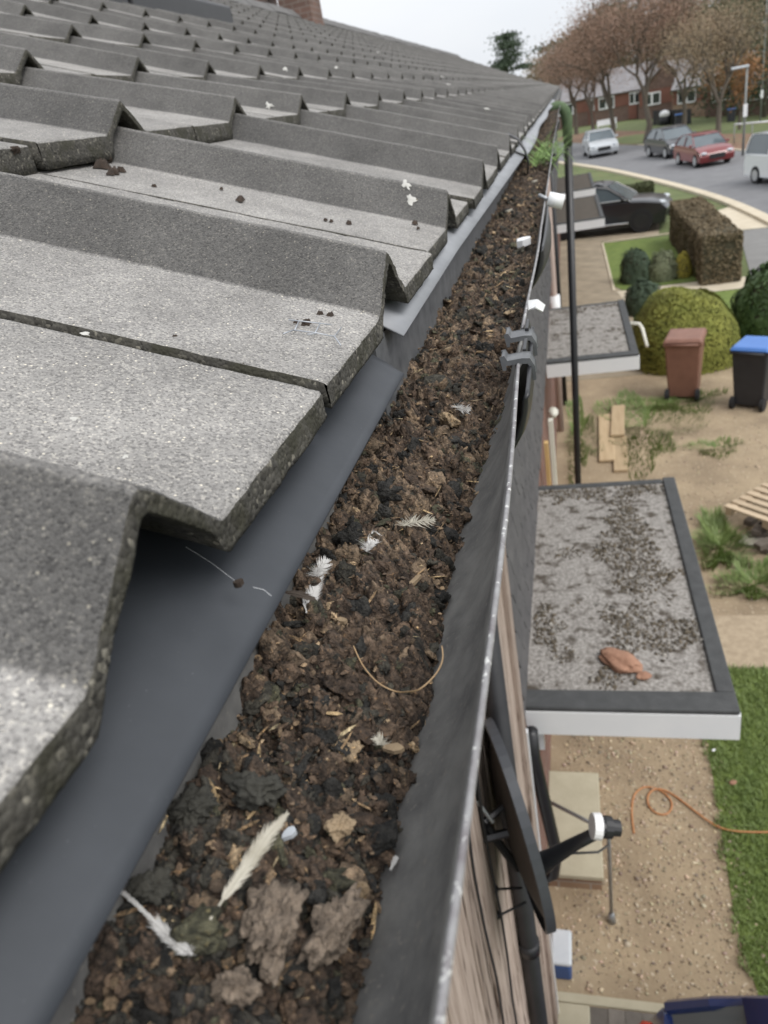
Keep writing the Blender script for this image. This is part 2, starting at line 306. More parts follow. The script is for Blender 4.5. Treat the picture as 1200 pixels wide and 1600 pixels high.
class MB:
    def __init__(s): s.v = []; s.f = []
    def box(s, x0, x1, y0, y1, z0, z1, rz=0, c=None, rx=0, ry=0):
        b = len(s.v)
        P = [Vector((x, y, z)) for z in (z0, z1) for y in (y0, y1) for x in (x0, x1)]
        if rz or rx or ry:
            c = Vector(c) if c else Vector(((x0 + x1) / 2, (y0 + y1) / 2, (z0 + z1) / 2))
            Mx = Matrix.Rotation(rz, 3, 'Z') @ Matrix.Rotation(ry, 3, 'Y') @ Matrix.Rotation(rx, 3, 'X')
            P = [Mx @ (p - c) + c for p in P]
        s.v += [tuple(p) for p in P]
        for q in ((0, 2, 3, 1), (4, 5, 7, 6), (0, 1, 5, 4), (2, 6, 7, 3), (0, 4, 6, 2), (1, 3, 7, 5)): s.f.append(tuple(b + i for i in q))
        return s
    def poly(s, pts): b = len(s.v); s.v += [tuple(p) for p in pts]; s.f.append(tuple(range(b, b + len(pts)))); return s
    def prism(s, pts, z0, z1):
        b = len(s.v); n = len(pts); s.v += [(p[0], p[1], z0) for p in pts] + [(p[0], p[1], z1) for p in pts]
        s.f.append(tuple(b + i for i in reversed(range(n)))); s.f.append(tuple(b + n + i for i in range(n)))
        for i in range(n): j = (i + 1) % n; s.f.append((b + i, b + j, b + n + j, b + n + i))
        return s
    def tube(s, pts, rad, n=8, cap=True):
        pts = [Vector(p) for p in pts]; rad = rad if isinstance(rad, (list, tuple)) else [rad] * len(pts)
        b = len(s.v); up = None
        for i, p in enumerate(pts):
            t = (pts[min(i + 1, len(pts) - 1)] - pts[max(i - 1, 0)]).normalized()
            if up is None: up = t.orthogonal().normalized()
            up = (up - t * up.dot(t)).normalized(); w = t.cross(up)
            for k in range(n): a = 2 * math.pi * k / n; s.v.append(tuple(p + (up * math.cos(a) + w * math.sin(a)) * rad[i]))
        for i in range(len(pts) - 1):
            for k in range(n): j = (k + 1) % n; s.f.append((b + i * n + k, b + i * n + j, b + (i + 1) * n + j, b + (i + 1) * n + k))
        if cap:
            s.f.append(tuple(b + k for k in reversed(range(n)))); s.f.append(tuple(b + (len(pts) - 1) * n + k for k in range(n)))
        return s
    def ell(s, c, r, nu=12, nv=8, rz=0, jit=0, seed=0, p=1.0):
        b = len(s.v); rnd = random.Random(seed)
        for i in range(nv + 1):
            th = math.pi * i / nv
            for k in range(nu):
                a = 2 * math.pi * k / nu; j = 1 + rnd.uniform(-jit, jit)
                def sp(x): return math.copysign(abs(x) ** p, x)
                x, y, z = r[0] * j * sp(math.sin(th)) * sp(math.cos(a)), r[1] * j * sp(math.sin(th)) * sp(math.sin(a)), r[2] * j * sp(math.cos(th))
                s.v.append((c[0] + x * math.cos(rz) - y * math.sin(rz), c[1] + x * math.sin(rz) + y * math.cos(rz), c[2] + z))
        for i in range(nv):
            for k in range(nu): j = (k + 1) % nu; s.f.append((b + i * nu + k, b + (i + 1) * nu + k, b + (i + 1) * nu + j, b + i * nu + j))
        return s
    def build(s, name, material, parent=None, smooth=False, bevel=0.0, world=True, segs=2):
        o3 = org(parent) if world else np.zeros(3)
        me = bpy.data.meshes.new(name)
        me.from_pydata([tuple(np.array(v) - o3) for v in s.v], [], s.f); me.validate()
        if smooth:
            for p in me.polygons: p.use_smooth = True
        o = link_mesh(name, me, material, parent)
        if bevel:
            bv = o.modifiers.new('bevel', 'BEVEL'); bv.width = bevel; bv.segments = segs; bv.limit_method = 'ANGLE'; bv.angle_limit = R(40)
            if smooth: me.set_sharp_from_angle(angle=R(50))
        return o

def hsh(ix, iy, iz, seed):
    h = (ix.astype(np.int64) * 374761393 + iy.astype(np.int64) * 668265263 + iz.astype(np.int64) * 2147483647 + seed * 974711) & 0xFFFFFFFF
    h = ((h ^ (h >> 13)) * 1274126177) & 0xFFFFFFFF
    h = ((h ^ (h >> 16)) * 2246822519) & 0xFFFFFFFF
    return ((h ^ (h >> 15)) & 0xFFFFFF) / float(0xFFFFFF)
def vnoise(P, s, seed=0):
    Q = P / s; I = np.floor(Q); Fr = Q - I; Fr = Fr * Fr * (3 - 2 * Fr); I = I.astype(np.int64); r = 0
    for dx in (0, 1):
        for dy in (0, 1):
            for dz in (0, 1):
                w = (Fr[..., 0] if dx else 1 - Fr[..., 0]) * (Fr[..., 1] if dy else 1 - Fr[..., 1]) * (Fr[..., 2] if dz else 1 - Fr[..., 2])
                r = r + w * hsh(I[..., 0] + dx, I[..., 1] + dy, I[..., 2] + dz, seed)
    return r * 2 - 1
def worley2(x, y, s, seed=0):
    X = x / s; Y = y / s; ix = np.floor(X).astype(np.int64); iy = np.floor(Y).astype(np.int64)
    best = np.full(X.shape, 9.0); sec = np.full(X.shape, 9.0); idv = np.zeros(X.shape)
    z = np.zeros_like(ix)
    for dx in (-1, 0, 1):
        for dy in (-1, 0, 1):
            cx = ix + dx; cy = iy + dy
            px = cx + hsh(cx, cy, z, seed); py = cy + hsh(cx, cy, z, seed + 7)
            d = np.sqrt((X - px) ** 2 + (Y - py) ** 2); m = d < best
            sec = np.where(m, best, np.minimum(sec, d)); idv = np.where(m, hsh(cx, cy, z, seed + 13), idv); best = np.where(m, d, best)
    return best, sec, idv
def sstep(a, b, x): t = np.clip((x - a) / (b - a), 0, 1); return t * t * (3 - 2 * t)

# ------------------------------------------------------------------ the setting: ground, road, verges
def terrain(x, y):
    return G - 0.085 * np.maximum(0, x - 7) * sstep(50, 75, y)
def sheet(name, pts, z, material, kind='structure', sub=0):
    m = MB(); m.poly([(p[0], p[1], z) for p in pts]); o = m.build(name, material); o['kind'] = kind; return o
gx = np.concatenate([np.linspace(-900, -60, 6), np.linspace(-50, 90, 57), np.linspace(110, 900, 6)])
gy = np.concatenate([np.linspace(-300, -30, 4), np.linspace(-20, 150, 69), np.linspace(180, 1200, 6)])
XX, YY = np.meshgrid(gx, gy); ZZ = terrain(np.minimum(XX, 90), YY)
V = np.stack([XX, YY, ZZ], -1).reshape(-1, 3); nxg = len(gx)
ii = (np.arange(len(gy) - 1)[:, None] * nxg + np.arange(nxg - 1)[None]).ravel()
Fq = np.stack([ii, ii + 1, ii + 1 + nxg, ii + nxg], -1)
o = link_mesh('ground', npmesh('ground', V, Fq, True), M_VERGE); o['kind'] = 'structure'

def ribbon(name, L_, R_, dz, material):
    V = []; F = []
    for a, b in zip(L_, R_):
        V += [(a[0], a[1], float(terrain(np.array(a[0]), np.array(a[1]))) + dz), (b[0], b[1], float(terrain(np.array(b[0]), np.array(b[1]))) + dz)]
    for i in range(len(L_) - 1): F.append((2 * i, 2 * i + 1, 2 * i + 3, 2 * i + 2))
    me = bpy.data.meshes.new(name); me.from_pydata(V, [], F)
    o = link_mesh(name, me, material); o['kind'] = 'structure'; return o
def resample(pts, n):
    pts = np.array(pts, float); d = np.r_[0, np.cumsum(np.linalg.norm(np.diff(pts, axis=0), axis=1))]
    t = np.linspace(0, d[-1], n); q = np.stack([np.interp(t, d, pts[:, k]) for k in range(pts.shape[1])], -1)
    for _ in range(6): q[1:-1] = (q[:-2] + 2 * q[1:-1] + q[2:]) / 4
    return q
kerb = resample([(6.9, -5), (6.9, 10), (6.6, 22), (6.35, 27.8), (6.0, 32.8), (4.95, 39.1), (2.75, 49.9), (0.6, 57.9), (-4, 72), (-9, 90)], 70)
tg = np.gradient(kerb, axis=0); tg /= np.linalg.norm(tg, axis=1)[:, None]; nr = np.stack([tg[:, 1], -tg[:, 0]], -1)
ribbon('road', kerb + nr * 0.10, kerb + nr * 6.6, 0.016, M_ROAD)
ribbon('leafy_verge', kerb + nr * 6.75, kerb + nr * 12.5, 0.012, M_LEAFLIT)
def strip_solid(name, A, B, z0, z1, material):
    V = []; F = []
    for a, b in zip(A, B): V += [(a[0], a[1], z0), (a[0], a[1], z1), (b[0], b[1], z1), (b[0], b[1], z0)]
    for i in range(len(A) - 1):
        for k in range(4): j = (k + 1) % 4; F.append((4 * i + k, 4 * i + j, 4 * i + 4 + j, 4 * i + 4 + k))
    me = bpy.data.meshes.new(name); me.from_pydata(V, [], F)
    o = link_mesh(name, me, material); o['kind'] = 'structure'; return o
strip_solid('kerb', kerb - nr * 0.28, kerb + nr * 0.10, G - 0.05, G + 0.11, M_KERB)
strip_solid('far_kerb', (kerb + nr * 6.6)[:50], (kerb + nr * 6.75)[:50], G - 0.2, G + 0.08, M_KERB)

sheet('yard', [(-0.7, 2.66), (2.6, 2.66), (4.2, 9), (4.0, 14.2), (-0.7, 14.2)], G + 0.004, M_YARD)
sheet('lawn', [(0.88, 5.84), (0.90, 4.9), (0.87, 4.0), (0.83, 3.3), (0.88, 2.83), (0.95, 2.73), (6.5, 2.73), (6.5, 5.84)], G + 0.010, M_LAWN)
sheet('gravel_path', [(1.1, 6.66), (1.0, 5.85), (6.5, 5.85), (6.5, 6.66)], G + 0.009, M_GRAVEL)
sheet('back_lawn', [(1.45, 19.6), (1.5, 14.6), (5.9, 14.6), (5.9, 19.6)], G + 0.008, M_LAWN)
sheet('front_lawn', [(1.02, 27.9), (1.0, 21.7), (1.25, 20.9), (3.4, 20.9), (3.4, 27.4)], G + 0.012, M_LAWN)
sheet('garden_path', [(1.1, 20.85), (1.25, 19.65), (5.9, 19.65), (5.9, 20.6), (3.3, 20.85)], G + 0.010, M_KERB)
sheet('asphalt_drive', [(4.35, 20.7), (6.1, 20.0), (6.4, 26.5), (5.2, 26.8)], G + 0.014, M_PATHASPH)
sheet('dropped_kerb_slab', [(4.9, 27.0), (6.35, 26.6), (6.0, 31.8), (4.7, 30.6)], G + 0.012, M_KERB)
M_PAVE = brick_mat('beige_block_paving', (0.34, 0.28, 0.20), (0.28, 0.235, 0.17), (0.20, 0.17, 0.13), 1.0)
sheet('block_paved_drive', [(-0.7, 14.21), (1.4, 14.21), (1.24, 20.9), (1.0, 21.69), (1.0, 28.2), (2.9, 28.0), (3.4, 32.5), (-0.7, 32.8)], G + 0.006, M_PAVE)
m = MB(); m.box(1.0, 1.07, 20.9, 27.9, G, G + 0.035); m.box(1.07, 3.4, 27.9, 27.98, G, G + 0.035)
o = m.build('drive_edging', M_KERB, bevel=0.008); o['kind'] = 'structure'

# nearer drive: block pavers one by one
drive = MB().box(-0.60, 3.2, -1.0, 2.66, G - 0.1, G + 0.004).build('near_drive', M_PAVER); drive['kind'] = 'structure'
drive['label'] = 'grey block paved drive beside the dirt yard'
edg = MB().box(-0.44, 3.2, 2.665, 2.725, G - 0.05, G + 0.018).build('drive_edge_strip', M_CONC, bevel=0.006); edg['kind'] = 'structure'
pm = MB().box(-0.0485, 0.0485, -0.0985, 0.0985, -0.03, 0.03)
pme = bpy.data.meshes.new('paver'); pme.from_pydata(pm.v, [], pm.f); pme.materials.append(M_PAVER)
rnd = random.Random(4)
for r_ in range(7):
    for k in range(24):
        x = -0.12 + 0.1 * k + 0.05; y = 2.56 - r_ * 0.2
        if x < -0.02 and r_ == 0: continue
        ob = bpy.data.objects.new('paver', pme); COL.objects.link(ob); ob.parent = drive
        ob.location = (x, y, G - 0.018 + rnd.uniform(-0.002, 0.003)); ob.rotation_euler.z = rnd.uniform(-0.012, 0.012)
MB().box(-0.34, -0.13, 1.9, 2.66, G - 0.03, G + 0.02).build('concrete_haunch', M_CONC, drive, bevel=0.01)

# loose stones lying on the yard
def scatter_blobs(name, P, S, tints, material, base_n=1, seed=0, label=None, flat=0.6, kind='stuff', parent=None, sub=1, jit=0.33, crag=False):
    """many small angular lumps in one mesh"""
    import bmesh
    bm = bmesh.new(); bmesh.ops.create_icosphere(bm, subdivisions=sub, radius=1.0)
    bv = np.array([v.co[:] for v in bm.verts]); bf = np.array([[v.index for v in f.verts] for f in bm.faces]); bm.free()
    rg = np.random.RandomState(seed); n = len(P); nv = len(bv)
    J = 1 + rg.uniform(-jit, jit, (n, nv, 1))
    B = bv[None] * J
    if crag:
        off = rg.uniform(0, 50, (n, 1, 3)); Q = bv[None] + off
        B = B * (1 + 0.45 * vnoise(Q, 0.75, 3) + 0.32 * vnoise(Q, 0.36, 4) + 0.22 * vnoise(Q, 0.17, 5))[..., None]
    sc = np.stack([rg.uniform(0.7, 1.35, n), rg.uniform(0.7, 1.1, n), rg.uniform(flat * 0.6, flat * 1.3, n)], -1)
    B = B * sc[:, None, :]
    ax = rg.normal(size=(n, 3)); ax /= np.linalg.norm(ax, axis=1)[:, None]; ang = rg.uniform(0, 6.28, n)
    K = np.zeros((n, 3, 3)); K[:, 0, 1] = -ax[:, 2]; K[:, 0, 2] = ax[:, 1]; K[:, 1, 0] = ax[:, 2]; K[:, 1, 2] = -ax[:, 0]; K[:, 2, 0] = -ax[:, 1]; K[:, 2, 1] = ax[:, 0]
    Rm = np.eye(3)[None] + np.sin(ang)[:, None, None] * K + (1 - np.cos(ang))[:, None, None] * (K @ K)
    B = np.einsum('nij,nvj->nvi', Rm, B) * S[:, None, None] + P[:, None, :]
    F = bf[None] + (np.arange(n) * nv)[:, None, None]
    T = np.repeat(tints[:, None, :], nv, axis=1).reshape(-1, 3) if tints is not None else None
    return link_mesh(name, npmesh(name, B.reshape(-1, 3), F.reshape(-1, 3), False, tint=T), material, parent)
rg = np.random.RandomState(3)
n = 5200
P = np.stack([rg.uniform(-0.3, 1.0, n), 2.75 + 3.2 * rg.uniform(0, 1, n) ** 0.9, np.full(n, G + 0.006)], -1)
P2 = np.stack([rg.uniform(0.8, 3.4, 2600), rg.uniform(6.7, 12.5, 2600), np.full(2600, G + 0.006)], -1)
P = np.concatenate([P, P2]); n = len(P)
S = np.clip(rg.lognormal(-5.0, 0.5, n), 0.003, 0.024)
tint = np.array([0.62, 0.50, 0.36]) * rg.uniform(0.3, 1.15, (n, 1)) * (1 + rg.uniform(-0.08, 0.08, (n, 3)))
M_STONES = mat('loose_stones', (0.8, 0.8, 0.8), (1.0, 1.0, 1.0), scale=30, rough=0.9, attr='tint')
tag(scatter_blobs('loose_stones', P, S, tint, M_STONES, seed=2, flat=0.55), 'small pale stones scattered over the brown dirt yard', 'stones', kind='stuff')

# grass blades
def blades(name, P, h, w, material, seed=0, lean=0.5, label=None, cat=None, parent=None):
    rg = np.random.RandomState(seed); n = len(P); a = rg.uniform(0, 6.28, n); hh = h * rg.uniform(0.35, 1.2, n)
    d = np.stack([np.cos(a), np.sin(a), np.zeros(n)], -1); t = np.stack([-d[:, 1], d[:, 0], np.zeros(n)], -1) * w
    ln = rg.uniform(0.1, lean, n)[:, None]
    mid = P + d * hh[:, None] * ln * 0.35 + np.array([0, 0, 1]) * hh[:, None] * 0.55
    tip = P + d * hh[:, None] * ln + np.array([0, 0, 1]) * hh[:, None] * (1 - 0.3 * ln)
    V = np.stack([P - t, P + t, mid + t * 0.8, mid - t * 0.8, tip + t * 0.1, tip - t * 0.1], 1).reshape(-1, 3)
    b = (np.arange(n) * 6)[:, None]; F = np.concatenate([b + np.array([[0, 1, 2, 3]]), b + np.array([[3, 2, 4, 5]])])
    o = link_mesh(name, npmesh(name, V, F), material, parent); 
    if label: tag(o, label, cat, kind='stuff')
    return o
def in_lawn(x, y):
    edge = np.interp(y, [2.73, 2.83, 3.3, 4.0, 4.9, 5.84], [0.95, 0.88, 0.83, 0.87, 0.90, 0.88])
    return x > edge - 0.02 + 0.05 * vnoise(np.stack([x * 0, y, y * 0], -1), 0.12, 3) + 0.03 * vnoise(np.stack([x, y, y * 0], -1), 0.03, 4)
x = rg.uniform(0.8, 2.2, 30000); y = rg.uniform(2.75, 5.86, 30000); k = in_lawn(x, y)
blades('lawn_grass', np.stack([x[k], y[k], np.full(k.sum(), G + 0.008)], -1), 0.055, 0.0035, M_BLADE, 5, 0.9, 'short green grass of the lawn beside the stony yard', 'grass')
def patch(name, cx, cy, rx, ry, n, label, h=0.07, seed=0):
    rg = np.random.RandomState(seed); a = rg.uniform(0, 6.28, n); r = rg.uniform(0, 1, n) ** 0.6 * (1 + 0.3 * np.sin(a * 3 + seed) + 0.2 * np.sin(a * 7 + 2 * seed))
    P = np.stack([cx + rx * r * np.cos(a), cy + ry * r * np.sin(a), np.full(n, G + 0.003)], -1)
    return blades(name, P, h, 0.006, M_BLADE, seed, 1.0, label, 'weeds')
patch('weed_patch', 0.62, 10.9, 0.12, 0.10, 0, 'x') if False else None
patch('weed_patch', 1.0, 11.7, 0.65, 1.4, 2600, 'patch of green weeds to the right of the pale planks', 0.10, 1)
patch('weed_patch', -0.02, 11.5, 0.22, 1.4, 1300, 'patch of green weeds behind the black pole, left of the planks', 0.10, 2)
patch('weed_patch', 1.52, 8.0, 0.22, 0.55, 1500, 'tall clump of green weeds in front of the pallet', 0.16, 3)
patch('weed_patch', 1.72, 7.2, 0.34, 0.34, 1200, 'low green weeds between the pallet and the gravel path', 0.12, 4)
patch('weed_patch', 1.55, 12.6, 0.8, 0.4, 1500, 'green weeds around the foot of the brown bin', 0.09, 5)
patch('weed_patch', 1.9, 10.7, 0.35, 0.3, 500, 'thin weeds in the dirt in front of the black bin', 0.07, 6)

# ------------------------------------------------------------------ roof tiles
TAILX, TAILZ = -0.117, -0.106
GAUGE, PERIOD, V0 = 0.3085, 0.330, 0.318        # groove (tile joint) at y = V0 + PERIOD*n
prof = [(0.005, 0.0), (0.03, 0.0), (0.09, 0.0), (0.1225, 0.0), (0.1255, 0.0012), (0.145, 0.0150), (0.1635, 0.0285), (0.1672, 0.0308), (0.1702, 0.0310), (0.1738, 0.0287), (0.188, 0.0160), (0.2035, 0.0012), (0.2065, 0.0), (0.26, 0.0), (0.325, 0.0)]
pv = np.array([p[0] for p in prof]); pz = np.array([p[1] for p in prof])
def row_pos(k):
    if k < 5: return ROWX[k], ROWZ[k]
    return ROWX[4] - 0.308 * (k - 4), ROWZ[4] + 0.1437 * (k - 4)
ROWX = [-0.117, -0.4576, -0.76, -1.065, -1.376]; ROWZ = [-0.106, 0.034, 0.149, 0.277, 0.4006]
def row_slope(k):
    (xa, za), (xb, zb) = row_pos(k), row_pos(k + 1); return (zb - za - 0.0245) / (xa - xb), xa - xb
def make_tile(name, row, nv, nu, seed, rough=0.0, thick=0.013, ncap=2):
    slope, GAUGE = row_slope(row)
    v = np.linspace(0.005, 0.325, nv) if nv > len(prof) else pv.copy()
    if nv > len(prof):  # keep the crest corners sharp
        v = np.unique(np.concatenate([v, pv])); nv = len(v)
    z = np.interp(v, pv, pz); nv = len(v)
    tp = 0.0130 if row == 0 else 0.0225; tr_ = 0.0085 if row == 0 else 0.0105
    thick = tp + (tr_ - tp) * np.clip(z / 0.006, 0, 1)
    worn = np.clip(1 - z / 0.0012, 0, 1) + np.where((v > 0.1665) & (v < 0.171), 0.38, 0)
    Lt = GAUGE + 0.045
    u = np.linspace(0, 1, nu) ** 1.0 * Lt
    P = []; W = []; mid = []
    # bottom (tail -> head reversed), cap, top
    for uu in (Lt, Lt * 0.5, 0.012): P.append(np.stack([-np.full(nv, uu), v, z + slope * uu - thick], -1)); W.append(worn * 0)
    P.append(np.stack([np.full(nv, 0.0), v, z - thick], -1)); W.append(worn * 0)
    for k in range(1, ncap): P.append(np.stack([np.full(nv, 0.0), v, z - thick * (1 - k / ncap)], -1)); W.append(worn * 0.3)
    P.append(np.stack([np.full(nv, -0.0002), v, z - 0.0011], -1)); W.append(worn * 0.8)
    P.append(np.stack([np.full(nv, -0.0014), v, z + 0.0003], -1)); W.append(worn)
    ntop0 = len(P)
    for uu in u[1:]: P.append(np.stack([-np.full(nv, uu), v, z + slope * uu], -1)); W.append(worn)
    P = np.array(P); npth = len(P); W = np.array(W)
    if rough > 0:
        Q = P + seed * 3.1
        dn = rough * (0.55 * vnoise(Q, 0.0035, seed) + 0.45 * vnoise(Q, 0.0014, seed + 1)) + rough * 1.2 * vnoise(Q, 0.014, seed + 2)
        edge = np.zeros((npth, 1)); edge[3:ntop0 + 1] = 1.0
        P[..., 0] += dn * edge * 1.5; P[..., 2] += dn * 0.6
    V = P.reshape(-1, 3)
    i = (np.arange(npth - 1)[:, None] * nv + np.arange(nv - 1)[None]).ravel()
    F = np.stack([i, i + nv, i + nv + 1, i + 1], -1)
    pi_ = np.repeat(np.arange(npth - 1), nv - 1); mi = np.where(pi_ < ntop0 - 2, 1, 0)
    # side faces at both v ends: join bottom row pts to top
    Fs = []
    topj = [ntop0 + k for k in range(nu - 1)]
    for e, s in ((0, 1), (nv - 1, -1)):
        bot = [2, 1, 0]; botu = [0.012, Lt * 0.5, Lt]
        # strip: tail cap closes itself; connect consecutive top points to nearest bottom
        prev_b = 3; prev_t = ntop0 - 1
        for jt in topj:
            uu = u[1 + jt - ntop0]; b = 2 if uu < 0.03 else (1 if uu < Lt * 0.52 else 0)
            if b == prev_b: b_ = prev_b
            else: b_ = b
            q = (prev_b * nv + e, b_ * nv + e, jt * nv + e, prev_t * nv + e)
            Fs.append(q if s > 0 else q[::-1]); prev_b = b_; prev_t = jt
    Fs = np.array(Fs)
    # triangles disguised as quads are split
    F = np.concatenate([F, Fs]); mi = np.concatenate([mi, np.ones(len(Fs), int)])
    T1 = F[:, [0, 1, 2]]; T2 = F[:, [0, 2, 3]]; T = np.concatenate([T1, T2]); mi = np.concatenate([mi, mi])
    ok = (T[:, 0] != T[:, 1]) & (T[:, 1] != T[:, 2]) & (T[:, 0] != T[:, 2]); T = T[ok]; mi = mi[ok]
    me = npmesh(name, V, T, False, mi)
    # normals face outward check is not needed: two-sided shading
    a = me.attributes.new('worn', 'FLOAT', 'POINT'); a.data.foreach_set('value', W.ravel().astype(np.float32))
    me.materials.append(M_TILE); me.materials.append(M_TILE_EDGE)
    return me
NROW = 12
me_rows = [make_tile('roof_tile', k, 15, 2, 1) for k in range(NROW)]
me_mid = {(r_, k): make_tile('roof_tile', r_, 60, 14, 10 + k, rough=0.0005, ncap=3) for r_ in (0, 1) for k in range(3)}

HOUSES = [(-1.2, 2.628, 'nearest terraced house with weathered timber boards below its tiled eaves'),
          (2.628, 7.908, 'terraced house with the big flat canopy, second from the camera'),
          (7.908, 15.168, 'terraced house with the smaller flat canopy behind the black pole'),
          (15.168, 22.098, 'terraced house with a brown flat canopy in front of the black estate car'),
          (22.098, 32.988, 'last terraced house at the far end of the gutter')]
rnd = random.Random(11)
houses = []
for (ya, yb, lab) in HOUSES:
    h = thing('terraced_house', lab, 'house', (-0.34, ya, G), 'terraced houses under the long tiled roof')
    houses.append(h)
hi = {}
def ncol(y): return int(math.floor((y - V0) / PERIOD + 1e-6))
tile_n = 0
for hidx, (ya, yb, lab) in enumerate(HOUSES):
    h = houses[hidx]
    # underlay deck = the roof part
    m = MB(); xs, zs = row_pos(0); xe, ze = row_pos(5); xr, zr = row_pos(NROW)
    d = 0.030
    m.v += [(xs - 0.03, ya, zs - d), (xs - 0.03, yb, zs - d), (xe, yb, ze - d - 0.004), (xe, ya, ze - d - 0.004), (xr, yb, zr - d), (xr, ya, zr - d), (xr - 3.6, ya, G + 4.6), (xr - 3.6, yb, G + 4.6)]
    m.f += [(0, 1, 2, 3), (3, 2, 4, 5), (5, 4, 7, 6)]
    roof = m.build('roof', M_FELT_UNDER, h)
    roof['label'] = 'slope of dark grey concrete roof tiles'
    ro = org(roof)
    c0 = ncol(ya + 0.001); c1 = ncol(yb - 0.001)
    lowV = []; lowF = []; lowm = []; lowW = []
    for k in range(NROW):
        x, z = row_pos(k)
        for c in range(c0, c1 + 1):
            y = V0 + PERIOD * c
            if y < -0.62: continue
            jx, jz, ja = rnd.uniform(-0.003, 0.003), rnd.uniform(-0.0012, 0.0012), rnd.uniform(-0.006, 0.006)
            near = (k <= 1 and c <= 2) or (k == 0 and c <= 4)
            if hidx <= 1 and y < 7.7:
                if near:
                    me = me_mid[(k, (k * 2 + c) % 3)]
                    if k == 0 and c in (-1, 0):
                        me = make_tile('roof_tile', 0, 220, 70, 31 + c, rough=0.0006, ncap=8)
                else: me = me_rows[k]
                ob = bpy.data.objects.new('tile', me); COL.objects.link(ob); ob.parent = roof
                ob.location = (x + jx - ro[0], y - ro[1], z + jz - ro[2]); ob.rotation_euler = (rnd.uniform(-0.004, 0.004), 0, ja)
                tile_n += 1
            else:
                src = me_rows[k]
                key = k
                if key not in hi:
                    nv_ = len(src.vertices); a = np.empty(nv_ * 3, np.float32); src.vertices.foreach_get('co', a)
                    f = np.array([p.vertices[:] for p in src.polygons]); mm = np.array([p.material_index for p in src.polygons])
                    w = np.empty(nv_, np.float32); src.attributes['worn'].data.foreach_get('value', w)
                    hi[key] = (a.reshape(-1, 3), f, mm, w)
                a, f, mm, w = hi[key]; b = sum(len(t) for t in lowV[-1:]) if False else None
                lowF.append(f + sum_off if (sum_off := sum(map(len, lowV))) else f)
                lowV.append(a + np.array([x + jx, y, z + jz]) - ro); lowm.append(mm); lowW.append(w)
    if lowV:
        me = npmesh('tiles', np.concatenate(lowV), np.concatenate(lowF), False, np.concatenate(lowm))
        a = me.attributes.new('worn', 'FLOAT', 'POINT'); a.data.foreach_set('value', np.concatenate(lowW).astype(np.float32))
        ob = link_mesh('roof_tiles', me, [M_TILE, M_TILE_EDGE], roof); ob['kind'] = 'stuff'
    # ridge capping
    xr, zr = row_pos(NROW); rm = None
    y = ya; first = None
    while y < yb - 0.05:
        L_ = min(0.45, yb - y) - 0.008
        if rm is None or L_ < 0.43:
            m = MB(); pr = [(0.19, -0.085), (0.13, -0.02), (0.06, 0.045), (0, 0.065), (-0.06, 0.045), (-0.13, -0.02), (-0.19, -0.085)]
            for yy in (0, L_):
                for a, b in pr: m.v.append((a, yy, b))
            n7 = 7
            for k in range(6): m.f.append((k, k + 1, n7 + k + 1, n7 + k))
            m.f.append(tuple(range(7))); m.f.append(tuple(reversed(range(7, 14))))
            me = bpy.data.meshes.new('ridge_tile'); me.from_pydata(m.v, [], m.f); me.materials.append(M_RIDGE); 
            if L_ >= 0.43: rm = me
        else: me = rm
        ob = bpy.data.objects.new('ridge_tile', me); COL.objects.link(ob); ob.parent = roof
        ob.location = (xr - 0.06 - ro[0], y - ro[1], zr + 0.05 + rnd.uniform(-0.006, 0.006) - ro[2])
        ob.rotation_euler.x = rnd.uniform(-0.01, 0.01); y += 0.45
    # fascia board and soffit
    MB().box(-0.150, -0.132, ya, yb, -0.262, -0.150).build('fascia_board', M_WHITE if hidx else M_BOARD, h)
    MB().box(-0.40, -0.1505, ya, yb, -0.275, -0.263).build('soffit', M_WHITE if hidx else M_BOARD, h)

# chimneys standing on the ridge
def chimney(x, y, zb, w, d, label):
    t = thing('chimney', label, 'chimney', (x, y, zb))
    MB().box(x - w / 2, x + w / 2, y - d / 2, y + d / 2, zb, zb + 0.95).build('stack', M_BRICKF, t)
    MB().box(x - w / 2 - .04, x + w / 2 + .04, y - d / 2 - .04, y + d / 2 + .04, zb + 0.95, zb + 1.1).build('cap', M_RIDGE, t)
    for s in (-1, 1): MB().tube([(x, y + s * 0.2, zb + 1.1), (x, y + s * 0.2, zb + 1.4)], [0.11, 0.09], 12).build('chimney_pot', M_BRICK, t)
chimney(-3.80, 13.0, 1.35, 0.48, 0.6, 'brown brick chimney stack on the ridge, the right one of two')
chimney(-4.5, 13.2, 1.35, 0.42, 0.5, 'brown brick chimney stack on the ridge, cut by the top edge of the photo')

# dark low rooflight high on the slope
t = thing('rooflight', 'long dark glazed rooflight lying high on the tiled slope', 'rooflight', (-2.3, 4.5, 0.75))
x8, z8 = row_pos(6); z8 -= 0.03
for i, (ya, yb) in enumerate(((2.6, 3.85), (3.88, 5.15))):
    m = MB(); xa, za = x8 + 0.05, z8 + 0.0; xb, zb = x8 - 0.85, z8 + 0.37
    m.v += [(xa, ya, za), (xa, yb, za), (xb, yb, zb), (xb, ya, zb), (xa, ya, za + 0.10), (xa, yb, za + 0.10), (xb, yb, zb + 0.10), (xb, ya, zb + 0.10)]
    m.f += [(0, 1, 5, 4), (1, 2, 6, 5), (2, 3, 7, 6), (3, 0, 4, 7), (4, 5, 6, 7)]
    f = m.build('frame', M_BLACK, t, bevel=0.01)
    m = MB(); m.v += [(xa - 0.05, ya + 0.05, za + 0.124), (xa - 0.05, yb - 0.05, za + 0.124), (xb + 0.05, yb - 0.05, zb + 0.084), (xb + 0.05, ya + 0.05, zb + 0.084)]
    m.f += [(0, 1, 2, 3)]; m.build('glazing', M_ROOFGLASS, f)

